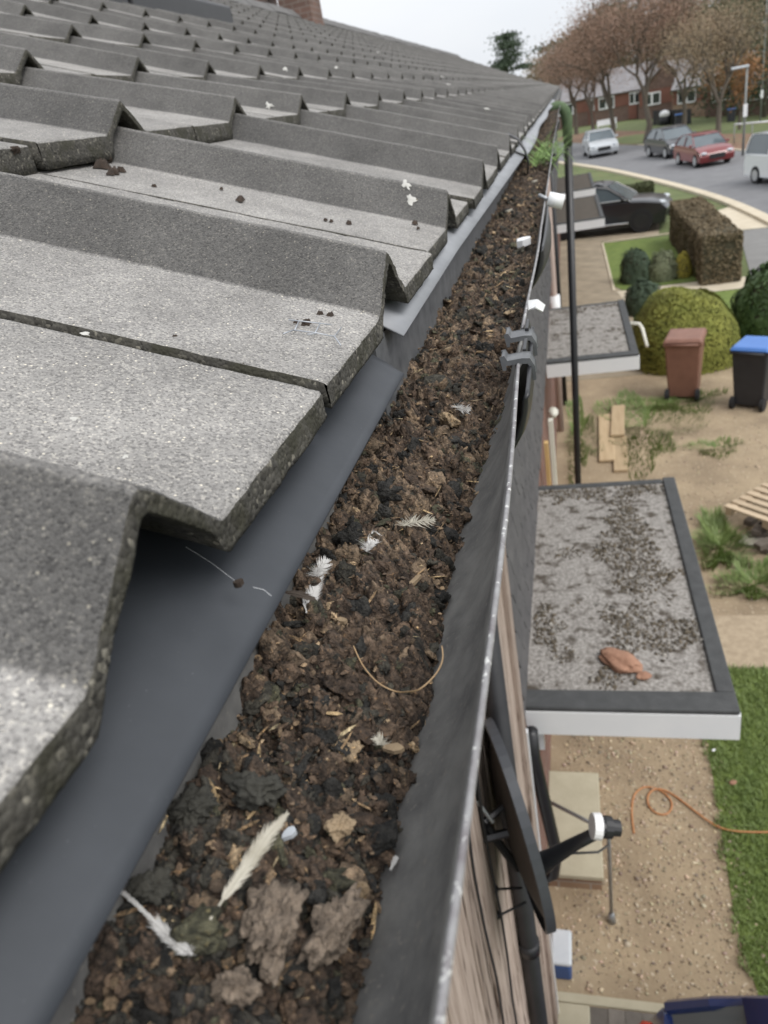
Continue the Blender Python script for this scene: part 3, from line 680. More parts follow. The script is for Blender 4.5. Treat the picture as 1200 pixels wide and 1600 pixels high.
# ------------------------------------------------------------------ walls
hA = houses[0]
ha0 = org(hA)
wall = MB().box(-0.62, -0.372, -1.2, 2.545, G, -0.276).build('wall', M_BRICK, hA)
rnd = random.Random(5); y = -1.15
while y < 2.53:
    w = rnd.choice([0.12, 0.14, 0.16]); y1 = min(y + w, 2.545)
    if True:
        pr = rnd.uniform(0, 0.012)
        z = G + 0.1
        MB().box(-0.371, -0.345 + pr, y + 0.004, y1 - 0.004, z, -0.277).build('board', M_BOARD, wall, bevel=0.003)
    y = y1
# battens that cover the joints, cables clipped to the wall
MB().box(-0.344, -0.318, 2.44, 2.54, G + 0.1, -0.5).build('corner_board', M_BOARD, hA, bevel=0.004)
for yy, x0 in ((1.40, -0.322), (1.22, -0.326)):
    pts = [(x0 + 0.004 * math.sin(i * 1.7), yy + 0.010 * math.sin(i * 0.9), -0.4 - i * 0.23) for i in range(20)]
    MB().tube(pts, 0.0045, 6).build('cable', M_BLACK, hA, smooth=True)
tag(houses[0], None)
dp = MB(); dp.tube([(-0.30, 1.73, -0.36), (-0.30, 1.73, G + 0.12), (-0.24, 1.73, G + 0.03)], 0.036, 16)
dp.build('downpipe', M_BLACK, hA, smooth=True)
for z in (-1.2, -2.9, -4.4):
    MB().tube([(-0.30, 1.73, z), (-0.30, 1.73, z - 0.06)], 0.043, 16).build('pipe_bracket', M_BLACK, hA, smooth=True)

def hung(house, ya, yb, z0=-2.55, z1=-0.277):
    V = []; F = []; k = 0; m = MB(); rr = random.Random(int(ya * 10)); z = z1
    while z > z0 + 0.02:
        y = ya + (0.08 if k % 2 else 0)
        while y < yb - 0.02:
            w = min(0.165, yb - y); j = rr.uniform(0, 0.006)
            b = len(m.v); e = -0.340 + 0.016 + j; zz = max(z - 0.115, z0) - rr.uniform(0, 0.004)
            m.v += [(-0.345, y, z), (-0.345, y + w - 0.004, z), (e, y + w - 0.004, zz), (e, y, zz), (e - 0.012, y + w - 0.004, zz), (e - 0.012, y, zz)]
            m.f += [(b, b + 1, b + 2, b + 3), (b + 3, b + 2, b + 4, b + 5), (b, b + 3, b + 5), (b + 1, b + 4, b + 2)]
            y += 0.165
        z -= 0.10; k += 1
    MB().box(-0.60, -0.346, ya, yb, z0, z1).build('upper_wall', M_HUNG, house)
    o = m.build('hanging_tiles', M_HUNG, house); o['kind'] = 'stuff'; o['label'] = 'dark grey hanging tiles of the upper storey'
for i in range(1, 5):
    ya, yb, _ = HOUSES[i]; ya = 2.548 if i == 1 else ya
    hung(houses[i], ya, yb)
    MB().box(-0.62, -0.40, ya, yb, G, -2.552).build('lower_wall', M_BRICK, houses[i])

def canopy(house, y0, y1, zt, depth_x=0.645, fasc=0.15, roofmat=M_FLATROOF, big_edge=True):
    """flat canopy over a front door: deck, felt-covered kerb, white fascia"""
    x0 = -0.34; x1 = depth_x
    MB().box(x0 + 0.0, x1 - 0.012, y0 + 0.012, y1 - 0.012, zt - 0.14, zt - 0.03).build('canopy_deck', M_FELT, house)
    m = MB(); nn = 60
    top = MB().box(x0 + 0.002, x1 - 0.075, y0 + 0.075, y1 - 0.06, zt - 0.029, zt - 0.022).build('canopy_roof', roofmat, house)
    k = MB(); k.box(x0, x1, y0, y0 + (0.13 if big_edge else 0.085), zt - 0.029, zt); k.box(x1 - 0.085, x1, y0 + (0.132 if big_edge else 0.087), y1, zt - 0.029, zt - 0.001); k.box(x0, x1 - 0.087, y1 - 0.06, y1, zt - 0.029, zt - 0.012)
    ed = k.build('felt_edge', M_FELT, house, bevel=0.012, segs=3, smooth=True)
    k = MB(); k.box(x0, x1 + 0.003, y0 - 0.004, y0 + 0.011, zt - 0.03 - fasc, zt - 0.031); k.box(x1 - 0.010, x1 + 0.005, y0 + 0.0115, y1 - 0.0115, zt - 0.03 - fasc, zt - 0.0315)
    k.box(x0, x1 + 0.003, y1 - 0.011, y1 + 0.004, zt - 0.03 - fasc, zt - 0.031)
    k.build('white_fascia', M_WHITE, house)
    MB().box(x0, x1 - 0.011, y0 + 0.0115, y1 - 0.0115, zt - 0.16 - 0.01, zt - 0.142).build('canopy_soffit', M_WHITE, house)
B = houses[1]
canopy(B, 2.76, 5.16, -2.66)
canopy(houses[2], 8.15, 10.52, -2.68)
M_BROWNROOF = mat('mossy_flat_roof', (0.055, 0.045, 0.035), (0.11, 0.092, 0.072), scale=9, rough=0.95, bump=0.5, bscale=60)
canopy(houses[3], 17.3, 21.1, -2.62, 0.70, 0.17, M_BROWNROOF, False)
canopy(houses[4], 22.6, 26.6, -2.62, 0.70, 0.17, M_BROWNROOF, False)
# moss clumps on the two near canopies
for hh, (ya, yb), n, sd, zc, nm in ((B, (2.90, 5.08), 5200, 4, -2.681, 0), (houses[2], (8.25, 10.4), 900, 6, -2.701, 1)):
    rg = np.random.RandomState(sd); P = []
    while len(P) < n:
        x = rg.uniform(-0.32, 0.56); y = rg.uniform(ya, yb)
        d = float(vnoise(np.array([[x, y, 3.3 * sd]]), 0.28, 5)[0]) + 0.5 * float(vnoise(np.array([[x, y, 1.0]]), 0.09, 8)[0])
        if not nm: d += 0.5 * math.exp(-((x - 0.22) / 0.20) ** 2) + (0.35 if y < 3.0 and x < 0.1 else 0) - 0.12
        if d > rg.uniform(0.05, 0.5): P.append((x, y, zc))
    P = np.array(P); S = np.clip(rg.lognormal(-5.05, 0.5, n), 0.003, 0.020)
    tt = np.where(rg.uniform(size=(n, 1)) < 0.25, np.array([[0.30, 0.28, 0.25]]), np.array([[0.12, 0.098, 0.070]])) * rg.uniform(0.6, 1.4, (n, 1))
    o = scatter_blobs('canopy_moss', P - org(hh), S, tt, M_STONES, seed=sd, flat=0.5, parent=hh); o['kind'] = 'stuff'; o['label'] = 'dark clumps of moss on the canopy roof'
def rock(name, c, r, rz, material, label, cat, seed):
    import bmesh
    bm = bmesh.new(); bmesh.ops.create_icosphere(bm, subdivisions=4, radius=1.0)
    V = np.array([v.co[:] for v in bm.verts]); F = np.array([[v.index for v in f.verts] for f in bm.faces]); bm.free()
    V = V * (1 + 0.28 * vnoise(V + seed, 0.8, seed) + 0.16 * vnoise(V + seed, 0.35, seed + 1) + 0.07 * vnoise(V, 0.14, seed + 2))[:, None] * np.array(r)
    cc, ss = math.cos(rz), math.sin(rz); V = V @ np.array([[cc, ss, 0], [-ss, cc, 0], [0, 0, 1]])
    return tag(link_mesh(name, npmesh(name, V, F, False), material, None, c), label, cat)
rock('stone', (0.135, 3.10, -2.655), (0.115, 0.062, 0.030), R(-38), M_STONE, 'orange brown stone lying on the big near canopy roof', 'stone', 3)
rock('stone', (0.24, 3.0, -2.668), (0.035, 0.028, 0.015), R(10), M_STONE, 'small chip of stone beside the orange brown stone on the near canopy', 'stone', 6)

# pipes, posts and timber by the doors, behind each canopy
MB().tube([(-0.31, 2.66, -2.72), (-0.31, 2.66, -2.9), (-0.245, 2.66, -3.62), (-0.27, 2.66, -3.8), (-0.42, 2.68, -3.95)], 0.034, 14).build('waste_pipe', M_BLACK, B, smooth=True)
MB().box(-0.345, -0.318, 2.585, 2.615, G + 0.02, -2.66).build('door_frame', M_WHITE, B)
MB().box(-0.30, -0.27, 2.85, 2.90, -3.05, -2.84).build('canopy_bracket', M_WHITE, B)
# grab rail beside the step
t = thing('handrail', 'galvanised tube handrail beside the concrete doorstep', 'handrail', (0.038, 3.22, G))
MB().tube([(0.034, 3.235, G + 0.02), (0.038, 3.22, -4.20), (0.030, 3.222, -4.155), (-0.01, 3.24, -4.14), (-0.40, 3.46, -4.14)], 0.0125, 10).build('rail', M_METAL, t, smooth=True)
MB().tube([(0.034, 3.235, G + 0.005), (0.034, 3.235, G + 0.10)], [0.030, 0.018], 12).build('foot', M_METAL, t, smooth=True)
t = thing('doorstep', 'square pale concrete doorstep under the near canopy', 'step', (-0.18, 3.88, G))
MB().box(-0.40, -0.005, 3.44, 4.38, G + 0.13, G + 0.175).build('slab', M_CONC, t, bevel=0.008)
MB().box(-0.39, -0.02, 3.46, 4.36, G, G + 0.129).build('plinth', M_BRICK2, t)
# storage box with lid
t = thing('storage_box', 'small blue plastic box with a pale translucent lid by the wall', 'box', (-0.29, 2.9, G))
MB().box(-0.355, -0.235, 2.80, 3.02, G + 0.005, G + 0.16).build('box_body', M_BLUE, t, bevel=0.02, segs=3)
MB().box(-0.362, -0.228, 2.795, 3.03, G + 0.161, G + 0.20).build('lid', M_MILK, t, bevel=0.018, segs=3)
# orange cable
loop = [(0.235, 3.95, G + .012), (0.23, 4.15, G + .012), (0.26, 4.33, G + .012), (0.36, 4.42, G + .012), (0.50, 4.36, G + .014), (0.56, 4.24, G + .016), (0.50, 4.12, G + .016), (0.40, 4.13, G + .018), (0.35, 4.22, G + .022),
        (0.37, 4.34, G + .024), (0.46, 4.40, G + .022), (0.58, 4.32, G + .016), (0.70, 4.18, G + .02), (0.84, 4.03, G + .03), (0.95, 3.99, G + .05), (1.18, 4.00, G + .05), (1.6, 4.1, G + .05)]
L3 = resample(loop, 90)
tag(MB().tube([tuple(p) for p in L3], 0.0068, 8).build('cable', M_ORANGE, None, smooth=True), 'orange extension cable looped on the dirt and trailing over the lawn', 'cable')
# leaves / litter
for (x, y, s, l) in ((1.02, 4.45, 0.035, 'reddish brown leaf on the lawn beside the orange cable'), (0.93, 4.78, 0.02, 'white scrap of paper on the lawn near the canopy')):
    m = MB().ell((x, y, G + 0.05), (s, s * 0.7, 0.006), 8, 4, rz=0.6)
    tag(m.build('fallen_leaf' if s > .03 else 'paper_scrap', M_STONE if s > .03 else M_WHITE, None, smooth=True), l, 'leaf' if s > .03 else 'litter')

# white post, yellow board and pipes between canopies two and three
t = thing('door_frame', 'cream painted frame and a yellow timber board leaning at the wall', 'timber', (-0.3, 6.6, G))
MB().box(-0.30, -0.255, 6.62, 6.70, G, -2.75).build('cream_post', M_CREAM, t, bevel=0.004)
MB().box(-0.345, -0.305, 6.45, 6.52, G, -2.9).build('yellow_board', M_YTIMBER, t, bevel=0.004)
MB().ell((-0.255, 6.9, -2.78), (0.05, 0.09, 0.045), 12, 8, jit=0.1).build('foam_lump', M_CREAM, t, smooth=True)
t = thing('waste_pipe', 'white and pinkish waste pipe running down the wall beyond the second canopy', 'pipe', (-0.30, 12.0, G))
MB().tube([(-0.33, 11.8, G), (-0.31, 11.9, -2.8), (-0.31, 11.95, -1.05), (-0.34, 11.95, -0.95)], 0.055, 12).build('pipe', mat('faded_pink_pipe', (0.42, 0.33, 0.29), rough=0.6), t, smooth=True)
MB().tube([(-0.30, 11.9, -3.45), (-0.30, 11.9, -2.85)], 0.085, 12).build('lower_collar', M_WHITE, t, smooth=True)
MB().ell((-0.31, 11.95, -1.0), (0.10, 0.10, 0.09)).build('elbow', M_WHITE, t, smooth=True)
t = thing('black_pipe', 'slim black pipe on the far wall beside the white waste pipe', 'pipe', (-0.24, 13.0, G))
MB().tube([(-0.26, 13.0, G), (-0.26, 13.0, -0.4)], 0.045, 10).build('pipe', M_BLACK, t, smooth=True)

# ------------------------------------------------------------------ gutter
gut = thing('gutter', 'long black plastic gutter filled with composted moss along the eaves', 'gutter', (-0.08, 0.3, -0.16))
def lipx(y): return -0.0325 - 0.0040 * float(sstep(np.array(0.25), np.array(0.55), np.array(y)))
LIPZ = -0.150
gp = [(-0.000, 0.000), (-0.0020, -0.003), (-0.0035, -0.012), (-0.0080, -0.026), (-0.0145, -0.037), (-0.0225, -0.0465), (-0.0330, -0.0545), (-0.050, -0.066), (-0.070, -0.070), (-0.088, -0.056), (-0.094, -0.03), (-0.0955, -0.008), (-0.0955, 0.012)]
ysec = list(np.linspace(-0.25, 0.9, 90)) + list(np.linspace(1.0, 33, 60))
def gutter_mesh(y0, y1, off=0.0, thick=0.0016):
    ys = [y0] + [y for y in ysec if y0 < y < y1] + [y1]; m = MB(); n = len(gp)
    for y in ys:
        lx = lipx(y) + 0.0012 * math.sin(y * 9.0); sag = 0.0015 * math.sin(y * 5.0)
        for (dx, dz) in gp: m.v.append((lx + dx + (off if dx > -0.02 else 0), y, LIPZ + dz + sag))
        for (dx, dz) in reversed(gp):
            nx = thick if dx > -0.05 else -thick; m.v.append((lx + dx + nx + (off if dx > -0.02 else 0), y, LIPZ + dz + sag - (thick if dz < -0.03 else 0)))
    N2 = 2 * n
    for i in range(len(ys) - 1):
        for k in range(N2):
            j = (k + 1) % N2; m.f.append((i * N2 + k, i * N2 + j, (i + 1) * N2 + j, (i + 1) * N2 + k))
    return m
gutter_mesh(-0.25, 0.478).build('channel', M_GUT, gut, smooth=True)
gutter_mesh(0.480, 33.0).build('channel', M_GUT, gut, smooth=True)
def bead(y0, y1, r=0.0019):
    ys = [y0] + [y for y in ysec if y0 < y < y1] + [y1]
    return [(lipx(y) + 0.0012 * math.sin(y * 9.0) + 0.0006, y, LIPZ + 0.0006 + 0.0015 * math.sin(y * 5.0)) for y in ys]
for a, b in ((-0.25, 0.452), (0.535, 2.2), (2.3, 33)):
    MB().tube(bead(a, b), 0.0011, 8).build('rolled_lip', M_LIP, gut, smooth=True)
# union bracket: strap outside the gutter with two hooked clips
def strap(y0, y1, out=0.008, z1=0.0):
    m = MB(); n = 9; ys = np.linspace(y0, y1, 14)
    for y in ys:
        f = math.sin(math.pi * (y - y0) / (y1 - y0)) ** 0.6
        lx = lipx(y)
        for k in range(n): 
            dx, dz = gp[min(k, 12)]; m.v.append((lx + dx + 0.0062 + out * f * min(1, k / 3), y, LIPZ + dz + z1 - 0.001))
    for i in range(len(ys) - 1):
        for k in range(n - 1): m.f.append((i * n + k, i * n + k + 1, (i + 1) * n + k + 1, (i + 1) * n + k))
    return m
u = strap(0.405, 0.545, 0.0065).build('union_bracket', M_BLACK, gut, smooth=True)
sm = u.modifiers.new('solid', 'SOLIDIFY'); sm.thickness = 0.0025; sm.offset = 0
def clip(y, w):
    lx = lipx(y); pr = [(-0.0100, -0.002), (-0.0112, 0.006), (-0.0092, 0.0064), (-0.0075, 0.0030), (0.002, 0.0038), (0.0065, 0.0034), (0.0092, -0.002), (0.0092, -0.010), (0.0078, -0.010), (0.0074, -0.003), (0.006, 0.001), (0.001, 0.0015), (-0.0072, 0.0010), (-0.0084, 0.003), (-0.0088, -0.002)]
    m = MB(); n = len(pr)
    for yy in (y - w / 2, y + w / 2):
        for a, b in pr: m.v.append((lx + a, yy, LIPZ + b))
    for k in range(n): j = (k + 1) % n; m.f.append((k, j, n + j, n + k))
    m.f.append(tuple(range(n))); m.f.append(tuple(reversed(range(n, 2 * n))))
    return m.build('clip', M_CLIP, u, bevel=0.0008)
clip(0.463, 0.014); clip(0.514, 0.017)
for yy in (0.482, 0.53):
    MB().box(lipx(yy) + 0.002, lipx(yy) + 0.0045, yy - 0.012, yy + 0.012, LIPZ - 0.004, LIPZ + 0.006).build('locking_tab', M_BLACK, u, bevel=0.0006)
for y0, y1 in ((0.84, 1.18), (2.12, 2.4), (4.0, 4.25)):
    o = strap(y0, y1, 0.012).build('bracket', M_BLACK, gut, smooth=True); sm = o.modifiers.new('solid', 'SOLIDIFY'); sm.thickness = 0.0025; sm.offset = 0

# ------------------------------------------------------------------ eaves strips
def eaves(name, pts, th, label, material, ys, jitter=0.0, cut=None):
    """pts(y)-> list of (x,z) across the strip"""
    m = MB()
    nn = len(pts(ys[0]))
    for y in ys:
        for k, (x, z) in enumerate(pts(y)):
            yy = y + (cut * (k / (nn - 1)) if (cut and y == ys[-1]) else 0)
            m.v.append((x, yy, z))
    for i in range(len(ys) - 1):
        for k in range(nn - 1): m.f.append((i * nn + k, i * nn + k + 1, (i + 1) * nn + k + 1, (i + 1) * nn + k))
    o = m.build(name, material, None, smooth=True); s = o.modifiers.new('solid', 'SOLIDIFY'); s.thickness = th; s.offset = -1
    return tag(o, label, 'eaves strip')
def near_strip(y):
    w = 0.0012 * math.sin(y * 14) + 0.0008 * math.sin(y * 31 + 1)
    return [(-0.205, -0.092 + w), (-0.165, -0.111 + w), (-0.145, -0.1225 + w), (-0.132, -0.131 + w), (-0.120, -0.1385 + w * .6), (-0.1135, -0.1432 + w * .4), (-0.1085, -0.1458)]
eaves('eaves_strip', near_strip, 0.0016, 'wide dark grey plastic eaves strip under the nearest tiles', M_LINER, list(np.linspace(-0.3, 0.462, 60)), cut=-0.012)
def second_strip(y):
    f = min(1, max(0, (y - 0.8) / 1.2)) * 0.014
    return [(-0.19, -0.098), (-0.150, -0.110), (-0.135, -0.1165), (-0.1265, -0.1225), (-0.1135 + f, -0.1310 - f * 0.45)]
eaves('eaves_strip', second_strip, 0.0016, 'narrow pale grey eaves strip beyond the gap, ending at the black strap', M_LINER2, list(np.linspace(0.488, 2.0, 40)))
def third_strip(y):
    f = 0.008 + 0.006 * math.sin(y * 3.1)
    return [(-0.19, -0.098), (-0.150, -0.112), (-0.135, -0.120), (-0.115 + f, -0.134), (-0.104 + f, -0.140)]
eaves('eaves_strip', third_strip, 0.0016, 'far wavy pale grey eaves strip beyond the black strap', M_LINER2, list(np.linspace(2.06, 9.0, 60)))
st = MB(); pts = [(-0.150, 2.02, -0.095), (-0.135, 2.01, -0.085), (-0.112, 2.0, -0.100), (-0.098, 1.99, -0.125), (-0.092, 1.99, -0.150), (-0.096, 2.0, -0.175)]
for p in pts: st.v += [(p[0], p[1] - 0.022, p[2]), (p[0], p[1] + 0.022, p[2])]
for i in range(len(pts) - 1): st.f.append((2 * i, 2 * i + 1, 2 * i + 3, 2 * i + 2))
o = st.build('strap', M_BLACK, None, smooth=True); s = o.modifiers.new('solid', 'SOLIDIFY'); s.thickness = 0.003
tag(o, 'black strap looped over the eaves strip beside the moss filled gutter', 'strap')
for yy in (0.66, 0.93):
    pass
MB().box(-0.1300, -0.1275, 0.46, 33, -0.20, -0.1275).build('back_lining', M_CLIP, gut)

# ------------------------------------------------------------------ debris in the gutter
def zprof(x, y):
    fill = sstep(0.24, 0.62, y)
    zl = -0.176 + 0 * x; zm = -0.184; zr = -0.2120 + 0.034 * fill; ze = -0.228 + 0.055 * fill
    t = (x + 0.130) / 0.095
    z = np.interp(t, [-0.2, 0.0, 0.42, 0.62, 0.74, 1.05], [0, 1, 2, 3, 4, 5])
    pts = np.stack([zl + 0 * y, zl + 0 * y, zm + 0 * y + 0.004 * fill, 0.5 * (zm + zr) + 0.004, zr, ze], 0)
    i = np.clip(np.floor(z).astype(int), 0, 4); f = z - i
    a = np.take_along_axis(pts, i[None], 0)[0]; b = np.take_along_axis(pts, (i + 1)[None], 0)[0]
    return a * (1 - f) + b * f
def debris_h(x, y, sc):
    P = np.stack([x, y, np.zeros_like(x)], -1)
    wx = x + 0.0022 * vnoise(P, 0.006, 3); wy = y + 0.0022 * vnoise(P, 0.006, 4)
    big, bs, bid = worley2(wx, wy, 0.0115, 1); mid, ms, mid_ = worley2(wx, wy, 0.0050, 2); sm, ss, sid = worley2(x, y, 0.0023, 3)
    h = 0.0100 * (1 - np.clip(big, 0, 1) ** 1.5) * (0.45 + 0.9 * bid) + 0.0046 * (1 - np.clip(mid, 0, 1) ** 1.4) * (0.3 + mid_) + 0.0020 * (1 - np.clip(sm, 0, 1)) * (0.3 + sid)
    h += 0.0040 * vnoise(P, 0.035, 6) + 0.0010 * vnoise(P, 0.0028, 8) + 0.0005 * vnoise(P, 0.0012, 9)
    return h - 0.0088, bid, mid_, sid
ys = []; y = -0.03
while y < 11: ys.append(y); y += max(0.00062, 0.0019 * max(y, 0))
ys = np.array(ys); nx = 170
xs = np.linspace(-0.136, -0.0385, nx)
Xg, Yg = np.meshgrid(xs, ys)
H, bid, mid_, sid = debris_h(Xg, Yg, 1)
Zg = zprof(Xg, Yg) + H * np.clip(0.45 + 0.55 * np.clip((0.75 - Yg) / 0.5, 0, 1) + 0.2, 0, 1.15)
def wallx(y, z):
    ly = -0.0325 - 0.0040 * sstep(0.25, 0.55, y)
    zz = np.array([g[1] for g in gp[:8]])[::-1]; dx = np.array([g[0] for g in gp[:8]])[::-1]
    return ly + np.interp(z - LIPZ, zz, dx)
def palette(a, b, c, n):
    cols = np.array([[0.016, 0.016, 0.015], [0.027, 0.026, 0.022], [0.038, 0.028, 0.021], [0.055, 0.040, 0.029], [0.085, 0.064, 0.045], [0.042, 0.042, 0.028]])
    k = np.clip((a * 3.2 + b * 2.0 + n * 1.2), 0, 5.999).astype(int)
    return cols[np.minimum(k, 5)] * (0.45 + 1.2 * c)[..., None]
Pn = np.stack([Xg, Yg, 0 * Xg], -1)
reg = vnoise(Pn, 0.06, 21) * 0.5 + 0.5
T = palette(np.clip(reg * 1.1 - 0.12, 0, 1), mid_, sid, vnoise(Pn, 0.01, 22) * 0.5 + 0.5).reshape(-1, 3)
V = np.stack([Xg, Yg, Zg], -1).reshape(-1, 3); nyr = len(ys)
i = (np.arange(nyr - 1)[:, None] * nx + np.arange(nx - 1)[None]).ravel()
Fd = np.stack([i, i + 1, i + 1 + nx, i + nx], -1)
inside = V[:, 0] < wallx(V[:, 1], V[:, 2]) + 0.0012
Fd = Fd[inside[Fd].all(1)]
deb = link_mesh('gutter_debris', npmesh('gutter_debris', V, Fd, False, tint=T), M_DEBRIS)
tag(deb, 'dark brown composted moss and leaf litter packed in the gutter', 'debris', kind='stuff')
# crumbs, clods and chips lying on it
cols = np.array([[0.016, 0.016, 0.015], [0.028, 0.027, 0.022], [0.042, 0.030, 0.022], [0.066, 0.047, 0.033], [0.11, 0.083, 0.057], [0.046, 0.046, 0.030], [0.26, 0.20, 0.13]])
def crumbs(name, n, seed, med, sig, lo, hi, sub, jit, label, ymin, ymax, up, probs):
    rg = np.random.RandomState(seed); yy = ymin * (ymax / ymin) ** rg.uniform(0, 1, n); xx = rg.uniform(-0.130, -0.042, n)
    h, _, _, _ = debris_h(xx, yy, 1); sz = np.clip(rg.lognormal(med, sig, n), lo, hi) * np.clip(0.8 + yy * 0.55, 0.85, 2.2)
    zz = zprof(xx, yy) + h * 0.9 + sz * up; k = xx + sz < wallx(yy, zz); xx, yy, zz, sz = xx[k], yy[k], zz[k], sz[k]; n = len(xx)
    ci = rg.choice(7, n, p=probs); T = cols[ci] * rg.uniform(0.7, 1.4, (n, 1))
    return tag(scatter_blobs(name, np.stack([xx, yy, zz], -1), sz, T, M_DEBRIS, seed=seed, flat=0.45, jit=jit, sub=sub, crag=sub > 1), label, 'debris', kind='stuff')
crumbs('moss_crumbs', 20000, 9, -7.25, 0.45, 0.0004, 0.0028, 1, 0.55, 'loose crumbs of dried moss lying over the gutter debris', 0.045, 8.0, 0.1, [0.20, 0.20, 0.18, 0.17, 0.13, 0.07, 0.05])
crumbs('moss_lumps', 2600, 19, -5.95, 0.5, 0.0009, 0.0075, 3, 0.10, 'larger ragged lumps of dark moss bedded in the gutter debris', 0.06, 1.6, -0.25, [0.24, 0.22, 0.15, 0.15, 0.13, 0.08, 0.03])
# flat chips and slivers
def slivers(name, n, seed, lmin, lmax, wf, cols, label, ymin=0.05, ymax=5.0):
    rg = np.random.RandomState(seed); y = ymin * (ymax / ymin) ** rg.uniform(0, 1, n); x = rg.uniform(-0.128, -0.05, n)
    h, _, _, _ = debris_h(x, y, 1); z = zprof(x, y) + h * 0.8 + 0.0022
    L = rg.uniform(lmin, lmax, n) * np.clip(0.8 + y * 0.5, 0.9, 1.9); W = L * rg.uniform(wf[0], wf[1], n); a = rg.uniform(0, 6.28, n); tl = rg.uniform(-0.5, 0.5, n)
    d = np.stack([np.cos(a), np.sin(a), tl], -1) * L[:, None] / 2; s = np.stack([-np.sin(a), np.cos(a), rg.uniform(-.5, .5, n)], -1) * W[:, None] / 2
    c = np.stack([x, y, z], -1); up = np.array([0, 0, 1]) * (W * 0.35)[:, None]
    V = np.stack([c - d, c - d * 0.4 + s, c + d * 0.5 + s * 0.8, c + d, c + d * 0.4 - s, c - d * 0.5 - s * 0.9, c + up], 1).reshape(-1, 3)
    b = (np.arange(n) * 7)[:, None]
    F = np.concatenate([b + np.array([[k, (k + 1) % 6, 6]]) for k in range(6)])
    T = np.repeat(np.array(cols)[rg.randint(0, len(cols), n)] * rg.uniform(0.7, 1.3, (n, 1)), 7, axis=0)
    o = link_mesh(name, npmesh(name, V, F, tint=T), M_DEBRIS); return tag(o, label, 'debris', kind='stuff')
slivers('leaf_flakes', 1800, 3, 0.0016, 0.0052, (0.3, 0.9), [(0.060, 0.043, 0.030), (0.10, 0.072, 0.050), (0.03, 0.028, 0.022), (0.17, 0.125, 0.08), (0.045, 0.034, 0.025)], 'small brown leaf flakes strewn over the gutter debris')
slivers('dry_stalks', 220, 4, 0.005, 0.013, (0.07, 0.2), [(0.28, 0.21, 0.12), (0.17, 0.12, 0.07), (0.36, 0.30, 0.19), (0.10, 0.07, 0.04)], 'thin dry stalks and seed husks on the gutter debris', 0.09, 3.0)

# ray helper: point of the surface seen at photo pixel (1200 x 1600)
RAYM = np.array([[0.9631, -0.0502, -0.2635], [0.2063, -0.4931, 0.8461], [-0.1724, -0.8686, -0.4642]])
def at(px, py, z=None, y=None, x=None, d=None):
    r = RAYM @ np.array([px - 600, py - 800, 1150.0])
    if z is not None: return r * (z / r[2])
    if y is not None: return r * (y / r[1])
    if x is not None: return r * (x / r[0])
    return r * (d / 1150.0)
def on_debris(px, py, lift=0.002):
    p = at(px, py, z=-0.185)
    for _ in range(4): p = at(px, py, z=float(zprof(np.array([p[0]]), np.array([p[1]]))[0]) + lift)
    return p
def tile_z(x, y):
    k = 0
    while x < row_pos(k + 1)[0]: k += 1
    tx, tz = row_pos(k)
    v = (y - V0) % PERIOD
    return tz + row_slope(k)[0] * (tx - x) + float(np.interp(v, pv, pz))
def on_tile(px, py, lift=0.0):
    r = RAYM @ np.array([px - 600, py - 800, 1150.0]); r /= np.linalg.norm(r); t = 0.1
    for _ in range(4000):
        p = r * t
        if p[0] < TAILX and p[2] <= tile_z(p[0], p[1]) + lift: return p
        t += 0.001
    return r * t

# big clods
def clod(px, py, r, material, label, seed, flat=0.55, rz=0.0, lift=0.0075):
    p = on_debris(px, py, lift); import bmesh
    bm = bmesh.new(); bmesh.ops.create_icosphere(bm, subdivisions=5, radius=1.0)
    V = np.array([v.co[:] for v in bm.verts]); F = np.array([[v.index for v in f.verts] for f in bm.faces]); bm.free()
    D = 1 + 0.42 * vnoise(V + seed, 0.7, seed) + 0.30 * vnoise(V + seed, 0.30, seed + 1) + 0.16 * vnoise(V + seed, 0.12, seed + 2) + 0.07 * vnoise(V, 0.05, seed + 3)
    D = D + 0.16 * vnoise(V, 0.22, seed + 6) + 0.14 * vnoise(V, 0.09, seed + 4) + 0.06 * np.abs(vnoise(V, 0.18, seed + 5)); V = V * D[:, None] * 0.66 * np.array([r[0], r[1], r[0] * flat])
    c, s = math.cos(rz), math.sin(rz); V = V @ np.array([[c, s, 0], [-s, c, 0], [0, 0, 1]])
    o = link_mesh('clod', npmesh('clod', V, F, False), material, None, tuple(p)); tag(o, label, 'clod'); return o
clod(428, 1440, (0.0100, 0.0165), M_CLOD, 'largest dry brown clod, right of the small white feather', 1, 0.75, 0.05)
clod(520, 1450, (0.0080, 0.0130), M_CLOD, 'brown clod between the largest clod and the bare gutter side', 2, 0.8, -0.3)
clod(532, 1292, (0.0050, 0.0062), M_CLODT, 'smooth tan pebble-like clod above the largest clod', 3, 0.6)
clod(560, 1392, (0.0056, 0.0026), M_CLODT, 'small flat tan clod by the bare gutter side', 4, 0.6, 0.3)
clod(365, 1545, (0.0070, 0.0050), M_CLOD, 'reddish brown clod near the bottom of the gutter', 5, 0.7)
clod(300, 1260, (0.0095, 0.0075), M_DEBRIS_D if 'M_DEBRIS_D' in globals() else mat('dark_clod', (0.028, 0.028, 0.024), (0.065, 0.062, 0.05), scale=90, detail=8, rough=0.95, bump=0.9, bscale=300, bdist=0.0015), 'dark grey clod beside the edge of the near eaves strip', 6, 0.6)
clod(235, 1385, (0.0080, 0.0060), MATS['dark_clod'], 'dark clod above the forked white feather', 7, 0.6)
clod(395, 1235, (0.0125, 0.0080), MATS['dark_clod'], 'wide dark clod above the long cream feather', 8, 0.5)

